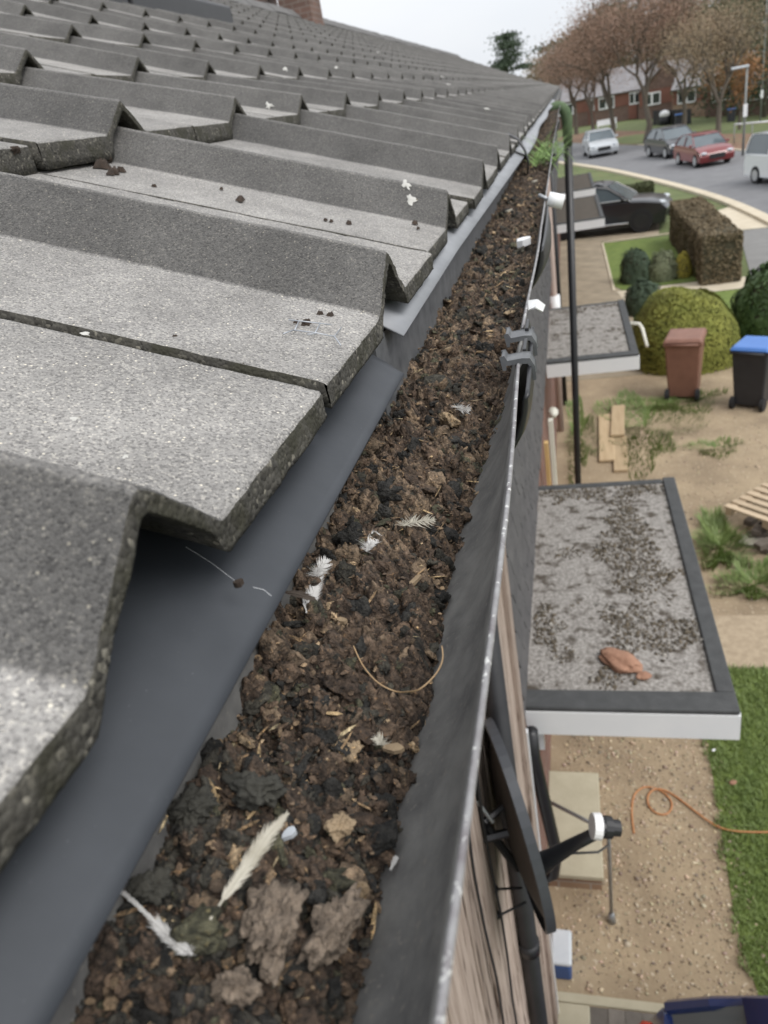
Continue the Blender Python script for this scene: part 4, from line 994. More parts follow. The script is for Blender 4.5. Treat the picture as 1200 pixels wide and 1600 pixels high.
# ------------------------------------------------------------------ feathers
def feather(pts, w, label, material, name='feather', spread=0.0, seed=0, down=0, lift=0.008, nb=34, group=None, fr=None):
    """pts: photo pixels along the quill, base first; vane of separate barbs on both sides"""
    nb = nb * 3; rg = random.Random(seed); Q = [Vector(on_debris(px, py, lift)) for px, py in pts]
    q = resample([tuple(v) for v in Q], nb); q = [Vector(a) for a in q]
    vd = Vector((0, 0, 0)) - q[nb // 2]; vd.normalize()
    t = thing(name, label, 'feather', tuple(q[0]), group)
    MB().tube([tuple(a) for a in q], [0.00045 * (1 - 0.8 * i / nb) for i in range(nb)], 6).build('quill', material, t, smooth=True)
    m = MB()
    for i in range(2, nb - 1):
        f = i / (nb - 1); tn = (q[min(i + 1, nb - 1)] - q[i - 1]).normalized(); sd_ = tn.cross(vd).normalized()
        prof_ = (fr(f) if fr else math.sin(math.pi * min(1, f * 1.05 + 0.02)) ** 0.6)
        for s in (-1, 1):
            ll = w * prof_ * rg.uniform(0.75, 1.1)
            if ll < 0.0003: continue
            ang = rg.uniform(0.32, 0.60) + spread * 0.5 * rg.uniform(-1, 1)
            d = (tn * math.cos(ang) + sd_ * s * math.sin(ang)).normalized(); lift_ = vd * rg.uniform(-0.2, 0.35)
            a = q[i]; b_ = a + (d + lift_ * 0.3).normalized() * ll * 0.55; c = b_ + (d + tn * 0.5 + lift_).normalized() * ll * 0.5
            wd_ = tn * 0.00034
            k = len(m.v); m.v += [tuple(a - wd_), tuple(a + wd_), tuple(b_ + wd_), tuple(b_ - wd_), tuple(c)]
            m.f += [(k, k + 1, k + 2, k + 3), (k + 3, k + 2, k + 4)]
    if down:
        for _ in range(down):
            i = rg.randint(0, nb // 3) if down < 200 else rg.randint(0, nb - 1); a = q[i]; d = Vector((rg.gauss(0, 1), rg.gauss(0, 1), abs(rg.gauss(0, .6)))).normalized()
            l = w * rg.uniform(0.3, 0.9); b_ = a + d * l * 0.5 + Vector((rg.gauss(0, 1), rg.gauss(0, 1), 0.5)) * l * 0.08; c = b_ + (d + Vector((rg.gauss(0, .4), rg.gauss(0, .4), 0.1))) * l * 0.5
            e = d.orthogonal().normalized() * 0.00008; k = len(m.v); m.v += [tuple(a - e), tuple(a + e), tuple(b_ + e), tuple(b_ - e), tuple(c)]; m.f += [(k, k + 1, k + 2, k + 3), (k + 3, k + 2, k + 4)]
    m.build('vane', material, t)
    return t
feather([(328, 1438), (352, 1400), (385, 1355), (415, 1310), (448, 1272)], 0.0052, 'long cream feather with split vanes lying above the largest clod', M_FEATHERC, seed=1, lift=0.0125,
        fr=lambda f: max(0, (0.25 + 0.9 * math.sin(math.pi * f) ** 1.2) * (1 if f > 0.15 else 0.2)), nb=60)
feather([(300, 1492), (270, 1470), (240, 1440), (212, 1412), (190, 1393)], 0.0042, 'white feather with a downy base beside the near eaves strip', M_FEATHER, seed=2, down=110, fr=lambda f: 0.9 if f < 0.45 else 0.35, nb=46)
feather([(478, 958), (490, 925), (497, 905)], 0.0095, 'white fan shaped feather crossed by a brown one', M_FEATHER, seed=3, nb=34, fr=lambda f: 0.9 - 0.35 * f, lift=0.009)
feather([(490, 905), (500, 890), (512, 872)], 0.0070, 'small fluffy white feather at the edge of the eaves strip', M_FEATHER, seed=4, down=90, spread=0.5, nb=16, lift=0.010)
feather([(440, 925), (462, 928), (495, 938)], 0.0040, 'short brown feather lying over the white fan shaped one', M_FEATHERD, seed=5, nb=24, lift=0.014)
feather([(572, 862), (580, 848), (590, 832)], 0.0065, 'small white downy feather in the middle of the gutter', M_FEATHER, seed=6, down=70, nb=22, spread=0.4, lift=0.009)
feather([(630, 822), (652, 815), (682, 812)], 0.0070, 'ragged cream tuft of down beyond the small white feather', M_FEATHERC, seed=7, down=110, nb=14, spread=0.7, lift=0.008)
feather([(600, 1165), (590, 1152)], 0.0040, 'scrap of pale feather near the bare gutter side', M_FEATHERC, seed=8, down=50, nb=8, spread=0.8)
feather([(610, 1360), (620, 1338)], 0.0022, 'tiny grey white feather against the gutter side', M_FEATHER, seed=9, nb=12, lift=0.008)
feather([(712, 636), (724, 640), (736, 640)], 0.0060, 'white tuft of down in the far middle of the gutter', M_FEATHER, seed=10, down=60, nb=10, spread=0.8)
def chip(px, py, L, W, material, label, rz=0.0, name='bark_chip', cat='chip', th=0.0008, lift=0.005, seed=0, pos=None):
    p = pos if pos is not None else on_debris(px, py, lift); rg = random.Random(seed + int(px)); m = MB(); n = 9; P = []
    for k in range(n):
        a = 2 * math.pi * k / n; r = rg.uniform(0.7, 1.15); P.append((L / 2 * r * math.cos(a), W / 2 * r * math.sin(a)))
    c, s = math.cos(rz), math.sin(rz); P = [(a * c - b * s, a * s + b * c) for a, b in P]
    m.prism(P, -th, th)
    me = bpy.data.meshes.new(name); me.from_pydata([(a, b, z + 0.12 * a) for a, b, z in m.v], [], m.f)
    o = link_mesh(name, me, material, None, tuple(p)); return tag(o, label, cat)
chip(452, 1303, 0.0050, 0.0035, M_MILK, 'bluish white flake at the tip of the long cream feather', 0.7, 'plastic_flake', 'flake')
chip(318, 1424, 0.0028, 0.0026, M_MILK, 'small bluish flake at the base of the long cream feather', 0.2, 'plastic_flake', 'flake')
chip(615, 1170, 0.0100, 0.0042, M_CLODT, 'torn cream chip of bark near the bare gutter side', -0.1)
chip(533, 970, 0.0070, 0.0030, M_CLODT, 'tan wood chip below the fan shaped feather', -0.5)
chip(648, 908, 0.0090, 0.0030, M_CLODT, 'forked tan chip in the middle of the gutter', 1.1)
chip(818, 378, 0.020, 0.030, M_WHITE, 'white piece of plastic lying in the far gutter by the lip', 0.3, 'plastic_piece', 'plastic', 0.004, 0.012)
for (px, py, s, l) in ((606, 770, .005, 'thin pale curl above the small white downy feather'), (750, 770, .008, 'tan chip against the lip side of the debris'), (700, 545, .008, 'tan flake level with the gutter union'),
                      (590, 630, .006, 'brown chip below the cut end of the near strip')):
    chip(px, py, s, s * 0.4, M_CLODT, l, 0.8)
# a curved dry stem
pts = [(552, 1010), (565, 1040), (590, 1070), (620, 1083), (655, 1080), (682, 1055), (694, 1030), (690, 1010)]
Q = []
for i, (px, py) in enumerate(pts):
    p = on_debris(px, py, 0.011) if px < 640 else at(px, py, z=-0.172)
    Q.append(tuple(p))
tag(MB().tube([tuple(p) for p in resample(Q, 40)], 0.0003, 6).build('dry_stem', M_STRAW, None, smooth=True), 'thin curved straw coloured stem arching against the gutter side', 'stem')
# cobweb threads with a crumb on the near strip
pts = [at(290, 855, z=-0.118), at(330, 880, z=-0.124), at(372, 912, z=-0.129)]
tag(MB().tube([tuple(p) for p in pts], 0.00005, 4).build('cobweb_thread', M_WHITE, None), 'fine cobweb thread hanging from the tile edge onto the strip', 'cobweb')
pts = [at(395, 918, z=-0.130), at(412, 922, z=-0.1325), at(424, 932, z=-0.134)]
tag(MB().tube([tuple(p) for p in pts], 0.00007, 4).build('cobweb_thread', M_WHITE, None), 'short white thread on the near strip beside the brown feather', 'cobweb')
chip(372, 912, 0.0035, 0.003, M_CRUMB, 'dark crumb on the near eaves strip', 0, 'crumb', 'crumb', 0.001, pos=at(372, 912, z=-0.128))

# wire piece on the tile, droppings, crumbs
t = thing('wire_piece', 'bent piece of bright wire mesh lying on a roof tile', 'wire', tuple(on_tile(480, 515, 0)))
def wseg(pts, lift=0.004): return MB().tube([tuple(on_tile(px, py, lift)) for px, py in pts], 0.00040, 6)
for s in ([(450, 500), (478, 503), (518, 508)], [(458, 516), (490, 520), (522, 526)], [(466, 503), (460, 516)], [(500, 505), (492, 520)], [(442, 522), (458, 516)], [(533, 512), (522, 526), (532, 540)], [(480, 523), (492, 522)]):
    wseg(s).build('wire', M_WIRE, t, smooth=True)
def splat(px, py, r, label, seed=0, asp=1.0, rz=0.0, material=None, name='bird_dropping', cat='bird dropping', hgt=0.25):
    p = on_tile(px, py, 0.0005); e = 0.003
    nrm = np.array([-(tile_z(p[0] + e, p[1]) - tile_z(p[0] - e, p[1])) / (2 * e), -(tile_z(p[0], p[1] + e) - tile_z(p[0], p[1] - e)) / (2 * e), 1.0]); nrm /= np.linalg.norm(nrm)
    rg = random.Random(seed + int(px * 3 + py)); m = MB()
    qd = Vector(nrm).to_track_quat('Z', 'Y'); n = 14; ring = []
    for k in range(n):
        a = 2 * math.pi * k / n; rr = r * rg.uniform(0.3, 1.35); v = Vector((rr * math.cos(a), rr * asp * math.sin(a), 0)); v.rotate(Matrix.Rotation(rz, 3, 'Z')); ring.append(v)
    V = [tuple(qd @ v) for v in ring] + [tuple(qd @ (v * 0.55 + Vector((0, 0, r * hgt * rg.uniform(0.6, 1.2))))) for v in ring] + [tuple(qd @ Vector((0, 0, r * hgt)))]
    F = [(k, (k + 1) % n, n + (k + 1) % n, n + k) for k in range(n)] + [(n + k, n + (k + 1) % n, 2 * n) for k in range(n)]
    me = bpy.data.meshes.new(name); me.from_pydata(V, [], F)
    for q_ in me.polygons: q_.use_smooth = True
    return tag(link_mesh(name, me, material or M_DROP, None, tuple(p)), label, cat)
splat(641, 310, 0.0060, 'larger white bird dropping on the dark face of a near roof tile', asp=1.4)
splat(634, 288, 0.0040, 'small white streak just above the larger bird dropping', asp=2.0)
splat(618, 267, 0.0050, 'white bird dropping on the crest of a roof tile', asp=1.5)
splat(118, 655, 0.0024, 'whitish dropping with a dark crumb on the wide flat tile')
splat(195, 715, 0.0028, 'flat pale dropping near the nearest tile crest', asp=0.7)
splat(132, 522, 0.0026, 'black and white dropping in the tile joint')
for (px, py, l) in ((445, 108, 'white dropping on an upper roof tile left of the photo middle'), (525, 105, 'white speck on an upper roof tile'), (690, 120, 'white dropping below the ridge, left one of two'), (700, 132, 'white dropping below the ridge, right one of two'),
                    (760, 170, 'bright white dropping on the far roof slope'), (590, 82, 'white dropping high on the roof near the ridge'), (420, 165, 'small white dropping beside a tile crest')):
    splat(px, py, 0.0085, l, asp=1.2)
for i, (px, py, r) in enumerate(((375, 314, .006), (345, 296, .003), (508, 345, .003), (516, 347, .003), (545, 350, .004), (648, 350, .0045), (652, 358, .003), (22, 235, .006), (160, 262, .010), (175, 272, .008), (188, 268, .006), (240, 292, .003), (500, 492, .003), (515, 494, .003), (478, 508, .005), (462, 506, .003),
                                 (150, 252, .006), (168, 250, .006), (272, 528, .002), (380, 570, .0012))):
    ls = ['brown curled crumb on the pale tile flat', 'tiny dark crumb left of the curled crumb', 'dark crumb, left of a pair on the tile flat', 'dark crumb, right of a pair on the tile flat', 'brown flake on the tile flat near the crest', 'dark crumb below the larger bird dropping',
          'little crumb under the crumb below the bird dropping', 'brown crumb on the upper left tile flat', 'clump of dark moss in the corner of the tile step', 'moss crumb in the tile step', 'moss crumb right of the tile step', 'dark crumb on the tile flat beside the step',
          'brown crumb above the wire piece', 'brown crumb above the wire piece, right one', 'rust brown flake inside the wire piece', 'rust brown flake left inside the wire piece', 'moss crumb left in the tile step', 'moss crumb at the top of the tile step', 'tiny dark speck beside the tile joint', 'tiny speck on the near tile flat']
    splat(px, py, r, ls[i], material=M_CRUMB, name='moss_crumb', cat='crumb', hgt=0.7, asp=0.7)

# gutter-side bits: white cloth scrap and white tube outside the lip
t = thing('white_tube', 'short white plastic tube clipped on the gutter lip', 'tube', tuple(at(860, 312, y=1.21)))
a = at(856, 311, y=1.20); b = at(880, 316, y=1.20)
MB().tube([tuple(a), tuple(b)], 0.0105, 14).build('tube', M_WHITE, t, smooth=True)
a = at(842, 305, y=1.22); b = at(856, 312, y=1.21)
MB().tube([tuple(a), tuple(b)], 0.003, 8).build('clip', M_METAL, t, smooth=True)
m = MB(); P = [at(px, py, y=0.60 + dy) for px, py, dy in ((824, 470, 0), (838, 470, .01), (850, 478, .02), (846, 488, .0), (836, 482, -.01), (826, 486, 0))]
c = sum(P) / len(P) + np.array([0.002, 0, 0.004]); k = len(P)
m.v = [tuple(p) for p in P] + [tuple(c)]; m.f = [(i, (i + 1) % k, k) for i in range(k)]
o = m.build('cloth_scrap', M_WHITE); s = o.modifiers.new('solid', 'SOLIDIFY'); s.thickness = 0.0012
tag(o, 'ragged white scrap of cloth caught outside the gutter lip', 'scrap')

# grass growing in the gutter
rg = np.random.RandomState(12)
cx, cy = -0.045, 2.25
m = MB()
for k in range(230):
    bx, by = cx + rg.uniform(-0.045, 0.02), cy + rg.uniform(-0.25, 0.22); a = rg.uniform(-0.9, 1.0) if rg.uniform() < .75 else rg.uniform(2.2, 4)
    L_ = rg.uniform(0.04, 0.10); d = Vector((math.cos(a), math.sin(a) * .8, 0)); z0 = -0.165
    pts = []
    hang = rg.uniform(0.2, 1.5) if d.x > 0 and rg.uniform() < .6 else rg.uniform(0, .6)
    for i in range(5):
        f = i / 4; pts.append(Vector((bx, by, z0)) + d * L_ * (f * 0.75) + Vector((0, 0, L_ * (0.75 * f - hang * f * f))))
    w = 0.0022; sdv = Vector((-d.y, d.x, 0)); b = len(m.v)
    for i, p in enumerate(pts): ww = w * (1 - i / 4.5); m.v += [tuple(p - sdv * ww), tuple(p + sdv * ww)]
    for i in range(4): m.f.append((b + 2 * i, b + 2 * i + 1, b + 2 * i + 3, b + 2 * i + 2))
M_GGRASS = mat('gutter_grass', (0.10, 0.19, 0.04), (0.24, 0.36, 0.10), scale=30, rough=0.6)
tag(m.build('grass_tuft', M_GGRASS), 'bright green grass tuft growing in the gutter and hanging over its lip', 'grass')
for (x, y, l) in ((-0.075, 2.35, 'white scrap under the grass tuft'), (-0.05, 2.12, 'white pebble beside the grass tuft'), (-0.07, 1.75, 'pale scrap in the gutter before the grass tuft'), (-0.10, 1.35, 'small white fleck in the gutter near the strip')):
    chip(500, 500, 0.013, 0.009, M_FEATHERC, l, 0.4, 'pale_scrap', 'scrap', 0.0015, pos=np.array([x, y, -0.172]))

# tall black pole hooked over the gutter
t = thing('pole', 'tall black pipe standing from the yard up to a mossy green bend at the gutter', 'pipe', (-0.09, 7.0, G))
MB().tube([(-0.092, 7.0, G), (0.012, 7.0, -0.45)], [0.030, 0.034], 16).build('shaft', M_BLACK, t, smooth=True)
m = MB(); pts = [(0.012, 7.0, -0.46), (0.014, 7.0, -0.30)]
for k in range(9):
    a = math.pi * k / 8 * 0.95; pts.append((0.014 - 0.075 + 0.075 * math.cos(a), 7.0, -0.26 + 0.10 * math.sin(a)))
m.tube(pts, [0.036, 0.042] + [0.045] * 9, 16).build('bend', M_GREENPIPE, t, smooth=True)

# ------------------------------------------------------------------ satellite dish
pc = at(824, 1285, d=2.22); p1 = at(776, 1130, d=2.06); p2 = at(846, 1422, d=2.40)
Lx = (p2 - p1); hl = np.linalg.norm(Lx) / 2 * 0.88; Lx = Lx / np.linalg.norm(Lx); pc = (p1 + p2) / 2
vw = -pc / np.linalg.norm(pc); vw = vw - Lx * vw.dot(Lx); vw /= np.linalg.norm(vw)
sidev = np.cross(Lx, vw)
if sidev[0] < 0: sidev = -sidev
nrm = sidev * math.cos(0.12) - vw * math.sin(0.12); nrm /= np.linalg.norm(nrm); Wx = np.cross(nrm, Lx)
t = thing('satellite_dish', 'dark grey satellite dish bracketed to the timber clad wall', 'satellite dish', tuple(pc))
def dpt(u, v, w): return tuple(pc + Lx * u + Wx * v + nrm * w)
hw = hl * 0.72
def bowl(front):
    m = MB(); nr_, na = 8, 36
    m.v.append(dpt(0, 0, -0.05))
    for i in range(1, nr_ + 1):
        r = i / nr_
        for k in range(na):
            a = 2 * math.pi * k / na; m.v.append(dpt(hl * r * math.cos(a), hw * r * math.sin(a), -0.05 * (1 - r * r) + (0.0 if front else -0.004)))
    for k in range(na): m.f.append((0, 1 + k, 1 + (k + 1) % na))
    for i in range(nr_ - 1):
        for k in range(na):
            j = (k + 1) % na; b = 1 + i * na; m.f.append((b + k, b + na + k, b + na + j, b + j))
    return m
bowl(True).build('reflector', M_DISH, t, smooth=True)
bk = bowl(False).build('reflector_back', M_DISHBACK, t, smooth=True)
m = MB(); na = 48; b = 0
for k in range(na):
    a = 2 * math.pi * k / na
    for (r, w) in ((0.985, -0.028), (1.012, -0.026), (1.015, 0.002), (0.985, 0.003)): m.v.append(dpt(hl * r * math.cos(a), hw * r * math.sin(a), w))
for k in range(na):
    for q_ in range(4): j = (k + 1) % na; m.f.append((4 * k + q_, 4 * k + (q_ + 1) % 4, 4 * j + (q_ + 1) % 4, 4 * j + q_))
m.build('rim', M_DISH, t, smooth=False)
# arm and LNB on the outer side
lnb = at(945, 1290, d=2.02); lip0 = np.array(dpt(hl * 0.62, -hw * 0.2, -0.02)); 
ab = at(862, 1340, d=2.16)
MB().tube([tuple(at(845, 1350, d=2.22)), tuple(ab), tuple(at(900, 1318, d=2.08)), tuple(at(930, 1303, d=2.03))], [0.034, 0.026, 0.019, 0.017], 10).build('arm', M_BLACK, t, smooth=True)
l = thing('x', 'x', 'x') if False else None
a = at(925, 1291, d=2.0); b = at(948, 1293, d=2.0); 
u_ = (b - a) / np.linalg.norm(b - a)
lb = MB().tube([tuple(b - u_ * 0.008), tuple(b + u_ * 0.012), tuple(b + u_ * 0.013), tuple(b + u_ * 0.035)], [0.030, 0.030, 0.022, 0.022], 14).build('lnb', M_BLACK, t, smooth=False)
MB().tube([tuple(a), tuple(a + u_ * 0.022)], [0.034, 0.036], 18).build('lnb_cap', M_WHITE, lb, smooth=False)
MB().tube([tuple(a + u_ * 0.022), tuple(a + u_ * 0.040)], [0.028, 0.028], 16).build('lnb_neck', M_BLACK, lb)
MB().tube([tuple(at(950, 1300, d=2.0)), tuple(at(952, 1320, d=2.03)), tuple(at(935, 1332, d=2.08)), tuple(at(893, 1334, d=2.12))], 0.0035, 6).build('coax', M_METAL, t, smooth=True)
# wall bracket
def bar(p, q, r, nm='bracket_arm', mt=M_BLACK): MB().tube([tuple(p), tuple(q)], r, 6).build(nm, mt, t)
wp = lambda px, py: at(px, py, x=-0.335)
bar(wp(738, 1215), wp(757, 1312), 0.012, 'wall_plate'); bar(at(752, 1312, d=2.16), at(800, 1300, d=2.16), 0.014); bar(at(760, 1290, d=2.15), at(808, 1358, d=2.25), 0.013)
bar(at(757, 1285, d=2.1), at(785, 1262, d=2.12), 0.010); bar(at(785, 1262, d=2.12), at(792, 1290, d=2.15), 0.014)
bar(at(732, 1235, d=2.05), at(770, 1285, d=2.08), 0.005, 'stay', M_METAL)
bar(at(773, 1390, d=2.28), at(815, 1388, d=2.32), 0.004); bar(at(778, 1432, d=2.36), at(822, 1410, d=2.38), 0.004)
for (px, py) in ((773, 1390), (777, 1430)):
    p = wp(px, py); MB().ell(tuple(p), (0.014, 0.014, 0.014), 8, 6).build('cable_clip', M_BLACK, t, smooth=True)

# ------------------------------------------------------------------ bins, planks, pallet
def bin_(x, y, rz, s, body, lid, label):
    t = thing('wheelie_bin', label, 'bin', (x, y, G)); c, sn = math.cos(rz), math.sin(rz)
    def P(a, b, z): return (x + (a * c - b * sn) * s, y + (a * sn + b * c) * s, G + z * s)
    def tap(z0, z1, w0, d0, w1, d1, off=0):
        m = MB()
        for z, w, d in ((z0, w0, d0), (z1, w1, d1)): m.v += [P(-w, -d + off, z), P(w, -d + off, z), P(w, d + off, z), P(-w, d + off, z)]
        m.f += [(3, 2, 1, 0), (4, 5, 6, 7), (0, 1, 5, 4), (1, 2, 6, 5), (2, 3, 7, 6), (3, 0, 4, 7)]; return m
    tap(0.05, 0.98, 0.22, 0.22, 0.27, 0.30).build('bin_body', body, t, bevel=0.03, segs=3)
    tap(0.93, 0.985, 0.285, 0.315, 0.29, 0.32).build('rim', body, t, bevel=0.01)
    l = tap(0.99, 1.05, 0.295, 0.335, 0.26, 0.29); l.build('lid', lid, t, bevel=0.02, segs=3)
    MB().tube([P(-0.24, 0.36, 0.97), P(0.24, 0.36, 0.97)], 0.018 * s, 8).build('handle', body, t, smooth=True)
    for sx in (-1, 1): MB().tube([P(sx * 0.20, 0.24, 0.10), P(sx * 0.26, 0.24, 0.10)], 0.10 * s, 16).build('wheel', M_TYRE, t, smooth=False)
bin_(1.76, 12.95, R(165), 1.05, M_BINR, M_BINR, 'faded brown wheelie bin in front of the domed hedge')
bin_(2.72, 12.3, R(150), 1.0, M_BINB, M_BINL, 'black wheelie bin with a bright blue lid at the right edge')
t = thing('plank', 'longer pale scaffold plank lying flat on the dirt', 'plank', (0.40, 11.3, G))
MB().box(0.27, 0.50, 10.45, 12.25, G + 0.02, G + 0.06, rz=R(-2)).build('plank_board', M_PLANK, t, bevel=0.004)
t = thing('plank', 'shorter pale plank lying beside the longer one, its end nearer', 'plank', (0.55, 10.7, G))
MB().box(0.46, 0.66, 10.1, 11.3, G + 0.01, G + 0.05, rz=R(-3)).build('plank_board', M_PLANK, t, bevel=0.004)
t = thing('plank', 'short plank laid on top of the other pale planks', 'plank', (0.6, 11.9, G))
MB().box(0.49, 0.70, 11.25, 12.5, G + 0.065, G + 0.105, rz=R(-4)).build('plank_board', M_PLANK, t, bevel=0.004)
t = thing('pallet', 'pale slatted timber pallet resting on rubble at the right edge', 'pallet', (2.3, 8.9, G + 0.3))
ang = R(-46); c, sn = math.cos(ang), math.sin(ang)
def PP(a, b, z): return (1.62 + a * c - b * sn, 8.42 + a * sn + b * c, G + 0.30 + z)
for k in range(8):
    b0 = k * 0.14
    m = MB(); m.v = [PP(a, b, z) for z in (0, 0.02) for b in (b0, b0 + 0.08) for a in (0, 1.1)]
    m.f = [(0, 2, 3, 1), (4, 5, 7, 6), (0, 1, 5, 4), (2, 6, 7, 3), (0, 4, 6, 2), (1, 3, 7, 5)]; m.build('slat', M_PALLET, t)
for a0 in (0.02, 0.5, 1.0):
    m = MB(); m.v = [PP(a, b, z) for z in (-0.09, -0.002) for b in (0, 1.06) for a in (a0, a0 + 0.08)]
    m.f = [(0, 2, 3, 1), (4, 5, 7, 6), (0, 1, 5, 4), (2, 6, 7, 3), (0, 4, 6, 2), (1, 3, 7, 5)]; m.build('bearer', M_PALLET, t)
rg_ = random.Random(7)
for k in range(12):
    x_, y_ = 1.85 + rg_.uniform(0.05, 0.9), 8.15 + rg_.uniform(-0.35, 0.35); z_ = G + 0.01 + 0.075 * (k % 2)
    o = MB().box(x_ - .11, x_ + .11, y_ - .05, y_ + .05, z_, z_ + .07, rz=rg_.uniform(0, 3)).build('brick', M_TRUNK if k % 3 else M_BRICKF, None, bevel=0.004)
    tag(o, 'old brick in the rubble heap under the slatted pallet', 'brick', 'bricks heaped under the pallet')
t = thing('board', 'grey board lying at the foot of the rubble heap below the pallet', 'board', (1.9, 7.9, G))
MB().box(1.72, 2.4, 7.85, 8.05, G + 0.02, G + 0.05, rz=R(-25)).build('grey_board', mat('grey_board', (0.30, 0.27, 0.23), rough=0.9), t)

# ------------------------------------------------------------------ shrubs and hedges
def leaves(C, Nn, size, seed, up=0.3):
    rg = np.random.RandomState(seed); n = len(C)
    nr = Nn + rg.normal(size=(n, 3)) * 0.7; nr /= np.linalg.norm(nr, axis=1)[:, None]
    a = np.cross(nr, rg.normal(size=(n, 3))); a /= np.linalg.norm(a, axis=1)[:, None]; b = np.cross(nr, a)
    s = (size * rg.uniform(0.6, 1.4, n))[:, None]; a = a * s; b = b * s * 0.6
    V = np.stack([C - a, C + b, C + a, C - b], 1).reshape(-1, 3); i = (np.arange(n) * 4)[:, None]
    return V, i + np.array([[0, 1, 2, 3]])
def superdome(n, rx, ry, h, p, seed, noise=0.05):
    """points + normals on a squarish dome"""
    rg = np.random.RandomState(seed); D = rg.normal(size=(n, 3)); D[:, 2] = np.abs(D[:, 2]); D /= np.linalg.norm(D, axis=1)[:, None]
    r = (np.abs(D) ** p).sum(1) ** (-1 / p); S = D * r[:, None]; Nn = np.sign(D) * np.abs(S) ** (p - 1); Nn /= np.linalg.norm(Nn, axis=1)[:, None]
    bump = 1 + noise * vnoise(S * 1.0 + seed, 0.25, seed) + noise * vnoise(S + seed, 0.6, seed)
    return S * bump[:, None] * np.array([rx, ry, h]), Nn
def shrub(name, x, y, rx, ry, h, material, label, n, size, p=2.2, rz=0, inner=M_DARKIN, cat='shrub', zb=0.0, noise=0.07, topmat=None, seed=0, layers=0.10):
    z0 = float(terrain(np.array(x), np.array(y)))
    t = thing(name, label, cat, (x, y, z0)); c, s = math.cos(rz), math.sin(rz); Rm = np.array([[c, s, 0], [-s, c, 0], [0, 0, 1]])
    # inner mass
    nu, nv = 26, 12; V = []
    th = np.linspace(0, math.pi / 2, nv); ph = np.linspace(0, 2 * math.pi, nu, endpoint=False)
    D = np.array([[math.sin(a) * math.cos(b), math.sin(a) * math.sin(b), math.cos(a)] for a in th for b in ph])
    r = (np.abs(D) ** p).sum(1) ** (-1 / p); S = D * r[:, None] * (1 + noise * vnoise(D * r[:, None] + seed, 0.25, seed)[:, None] + noise * vnoise(D * r[:, None] + seed, 0.6, seed)[:, None]) * np.array([rx, ry, h]) * (1 - layers * 0.75)
    i = (np.arange(nv - 1)[:, None] * nu + np.arange(nu)[None]).ravel(); j = (np.arange(nv - 1)[:, None] * nu + (np.arange(nu)[None] + 1) % nu).ravel()
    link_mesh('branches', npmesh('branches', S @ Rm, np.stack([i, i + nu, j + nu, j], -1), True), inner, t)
    P, Nn = superdome(n, rx, ry, h, p, seed, noise); rg = np.random.RandomState(seed + 5); P = P * (1 - layers * rg.uniform(0, 1, n) ** 2)[:, None]
    V, F = leaves(P @ Rm, Nn @ Rm, size, seed)
    link_mesh('foliage', npmesh('foliage', V, F), material, t)
    return t
shrub('hedge', 2.02, 15.2, 1.0, 1.35, 1.22, M_YEW, 'domed yellow green clipped hedge behind the brown bin', 20000, 0.026, 2.5, cat='hedge', seed=1, inner=M_YEWIN, noise=0.04)
def box_hedge(x0, x1, y0, y1, h, material, label, n, size, seed):
    t = thing('hedge', label, 'hedge', ((x0 + x1) / 2, (y0 + y1) / 2, G)); e = size * 1.2
    nx_, ny_, nz_ = 10, 40, 8
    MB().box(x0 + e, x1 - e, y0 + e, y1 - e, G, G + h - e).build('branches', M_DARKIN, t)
    rg = np.random.RandomState(seed); w, d = x1 - x0, y1 - y0; A = np.array([w * d, w * h, w * h, d * h, d * h]); f = rg.choice(5, n, p=A / A.sum()); a, b = rg.uniform(0, 1, n), rg.uniform(0, 1, n)
    P = np.zeros((n, 3)); Nn = np.zeros((n, 3))
    for k, (fx, fy, fz, nn) in enumerate(((a, b, 1 + 0 * a, (0, 0, 1)), (a, 0 * a, b, (0, -1, 0)), (a, 1 + 0 * a, b, (0, 1, 0)), (0 * a, a, b, (-1, 0, 0)), (1 + 0 * a, a, b, (1, 0, 0)))):
        m_ = f == k; P[m_] = np.stack([x0 + w * fx, y0 + d * fy, G + h * fz], -1)[m_]; Nn[m_] = nn
    P += Nn * (0.045 * vnoise(P, 0.35, seed) + 0.02 * vnoise(P, 0.1, seed) - size * 1.2 * rg.uniform(0, 1, n) ** 2)[:, None]
    # soften the arrises
    c = np.array([(x0 + x1) / 2, (y0 + y1) / 2, G + h / 2]); q_ = np.abs((P - c) / np.array([w / 2, d / 2, h / 2])); k_ = np.clip(np.sort(q_, 1)[:, 1] - 0.9, 0, 1); P -= np.sign(P - c) * (k_ * 0.25)[:, None] * np.array([w / 2, h / 2, h / 2])
    V, F = leaves(P - org(t), Nn, size, seed); link_mesh('foliage', npmesh('foliage', V, F), material, t); return t
box_hedge(3.10, 4.05, 20.3, 26.9, 1.22, M_HEDGE, 'long flat topped brown hedge beside the black estate car', 24000, 0.032, 2)
box_hedge(1.3, 3.3, 33.4, 34.5, 1.0, M_HEDGEG, 'low dark green hedge behind the bonnet of the black car', 9000, 0.04, 3)
0 and shrub('hedge', 4.15, 25.4, 0.85, 5.0, 1.25, M_HEDGE, 'long flat topped brown hedge beside the black estate car', 22000, 0.036, 7.0, rz=R(-4), cat='hedge', seed=2, noise=0.02, layers=0.05)
0 and shrub('hedge', 1.75, 39.2, 1.25, 0.6, 1.1, M_HEDGEG, 'low dark green hedge behind the bonnet of the black car', 6000, 0.05, 6.0, rz=R(-10), cat='hedge', seed=3, noise=0.02, layers=0.05)
0 and shrub('hedge', 3.0, 35.6, 0.95, 0.55, 1.0, M_HEDGEG, 'dark clipped hedge end beside the road kerb', 5000, 0.05, 6.0, rz=R(-15), cat='hedge', seed=33, noise=0.02, layers=0.05)
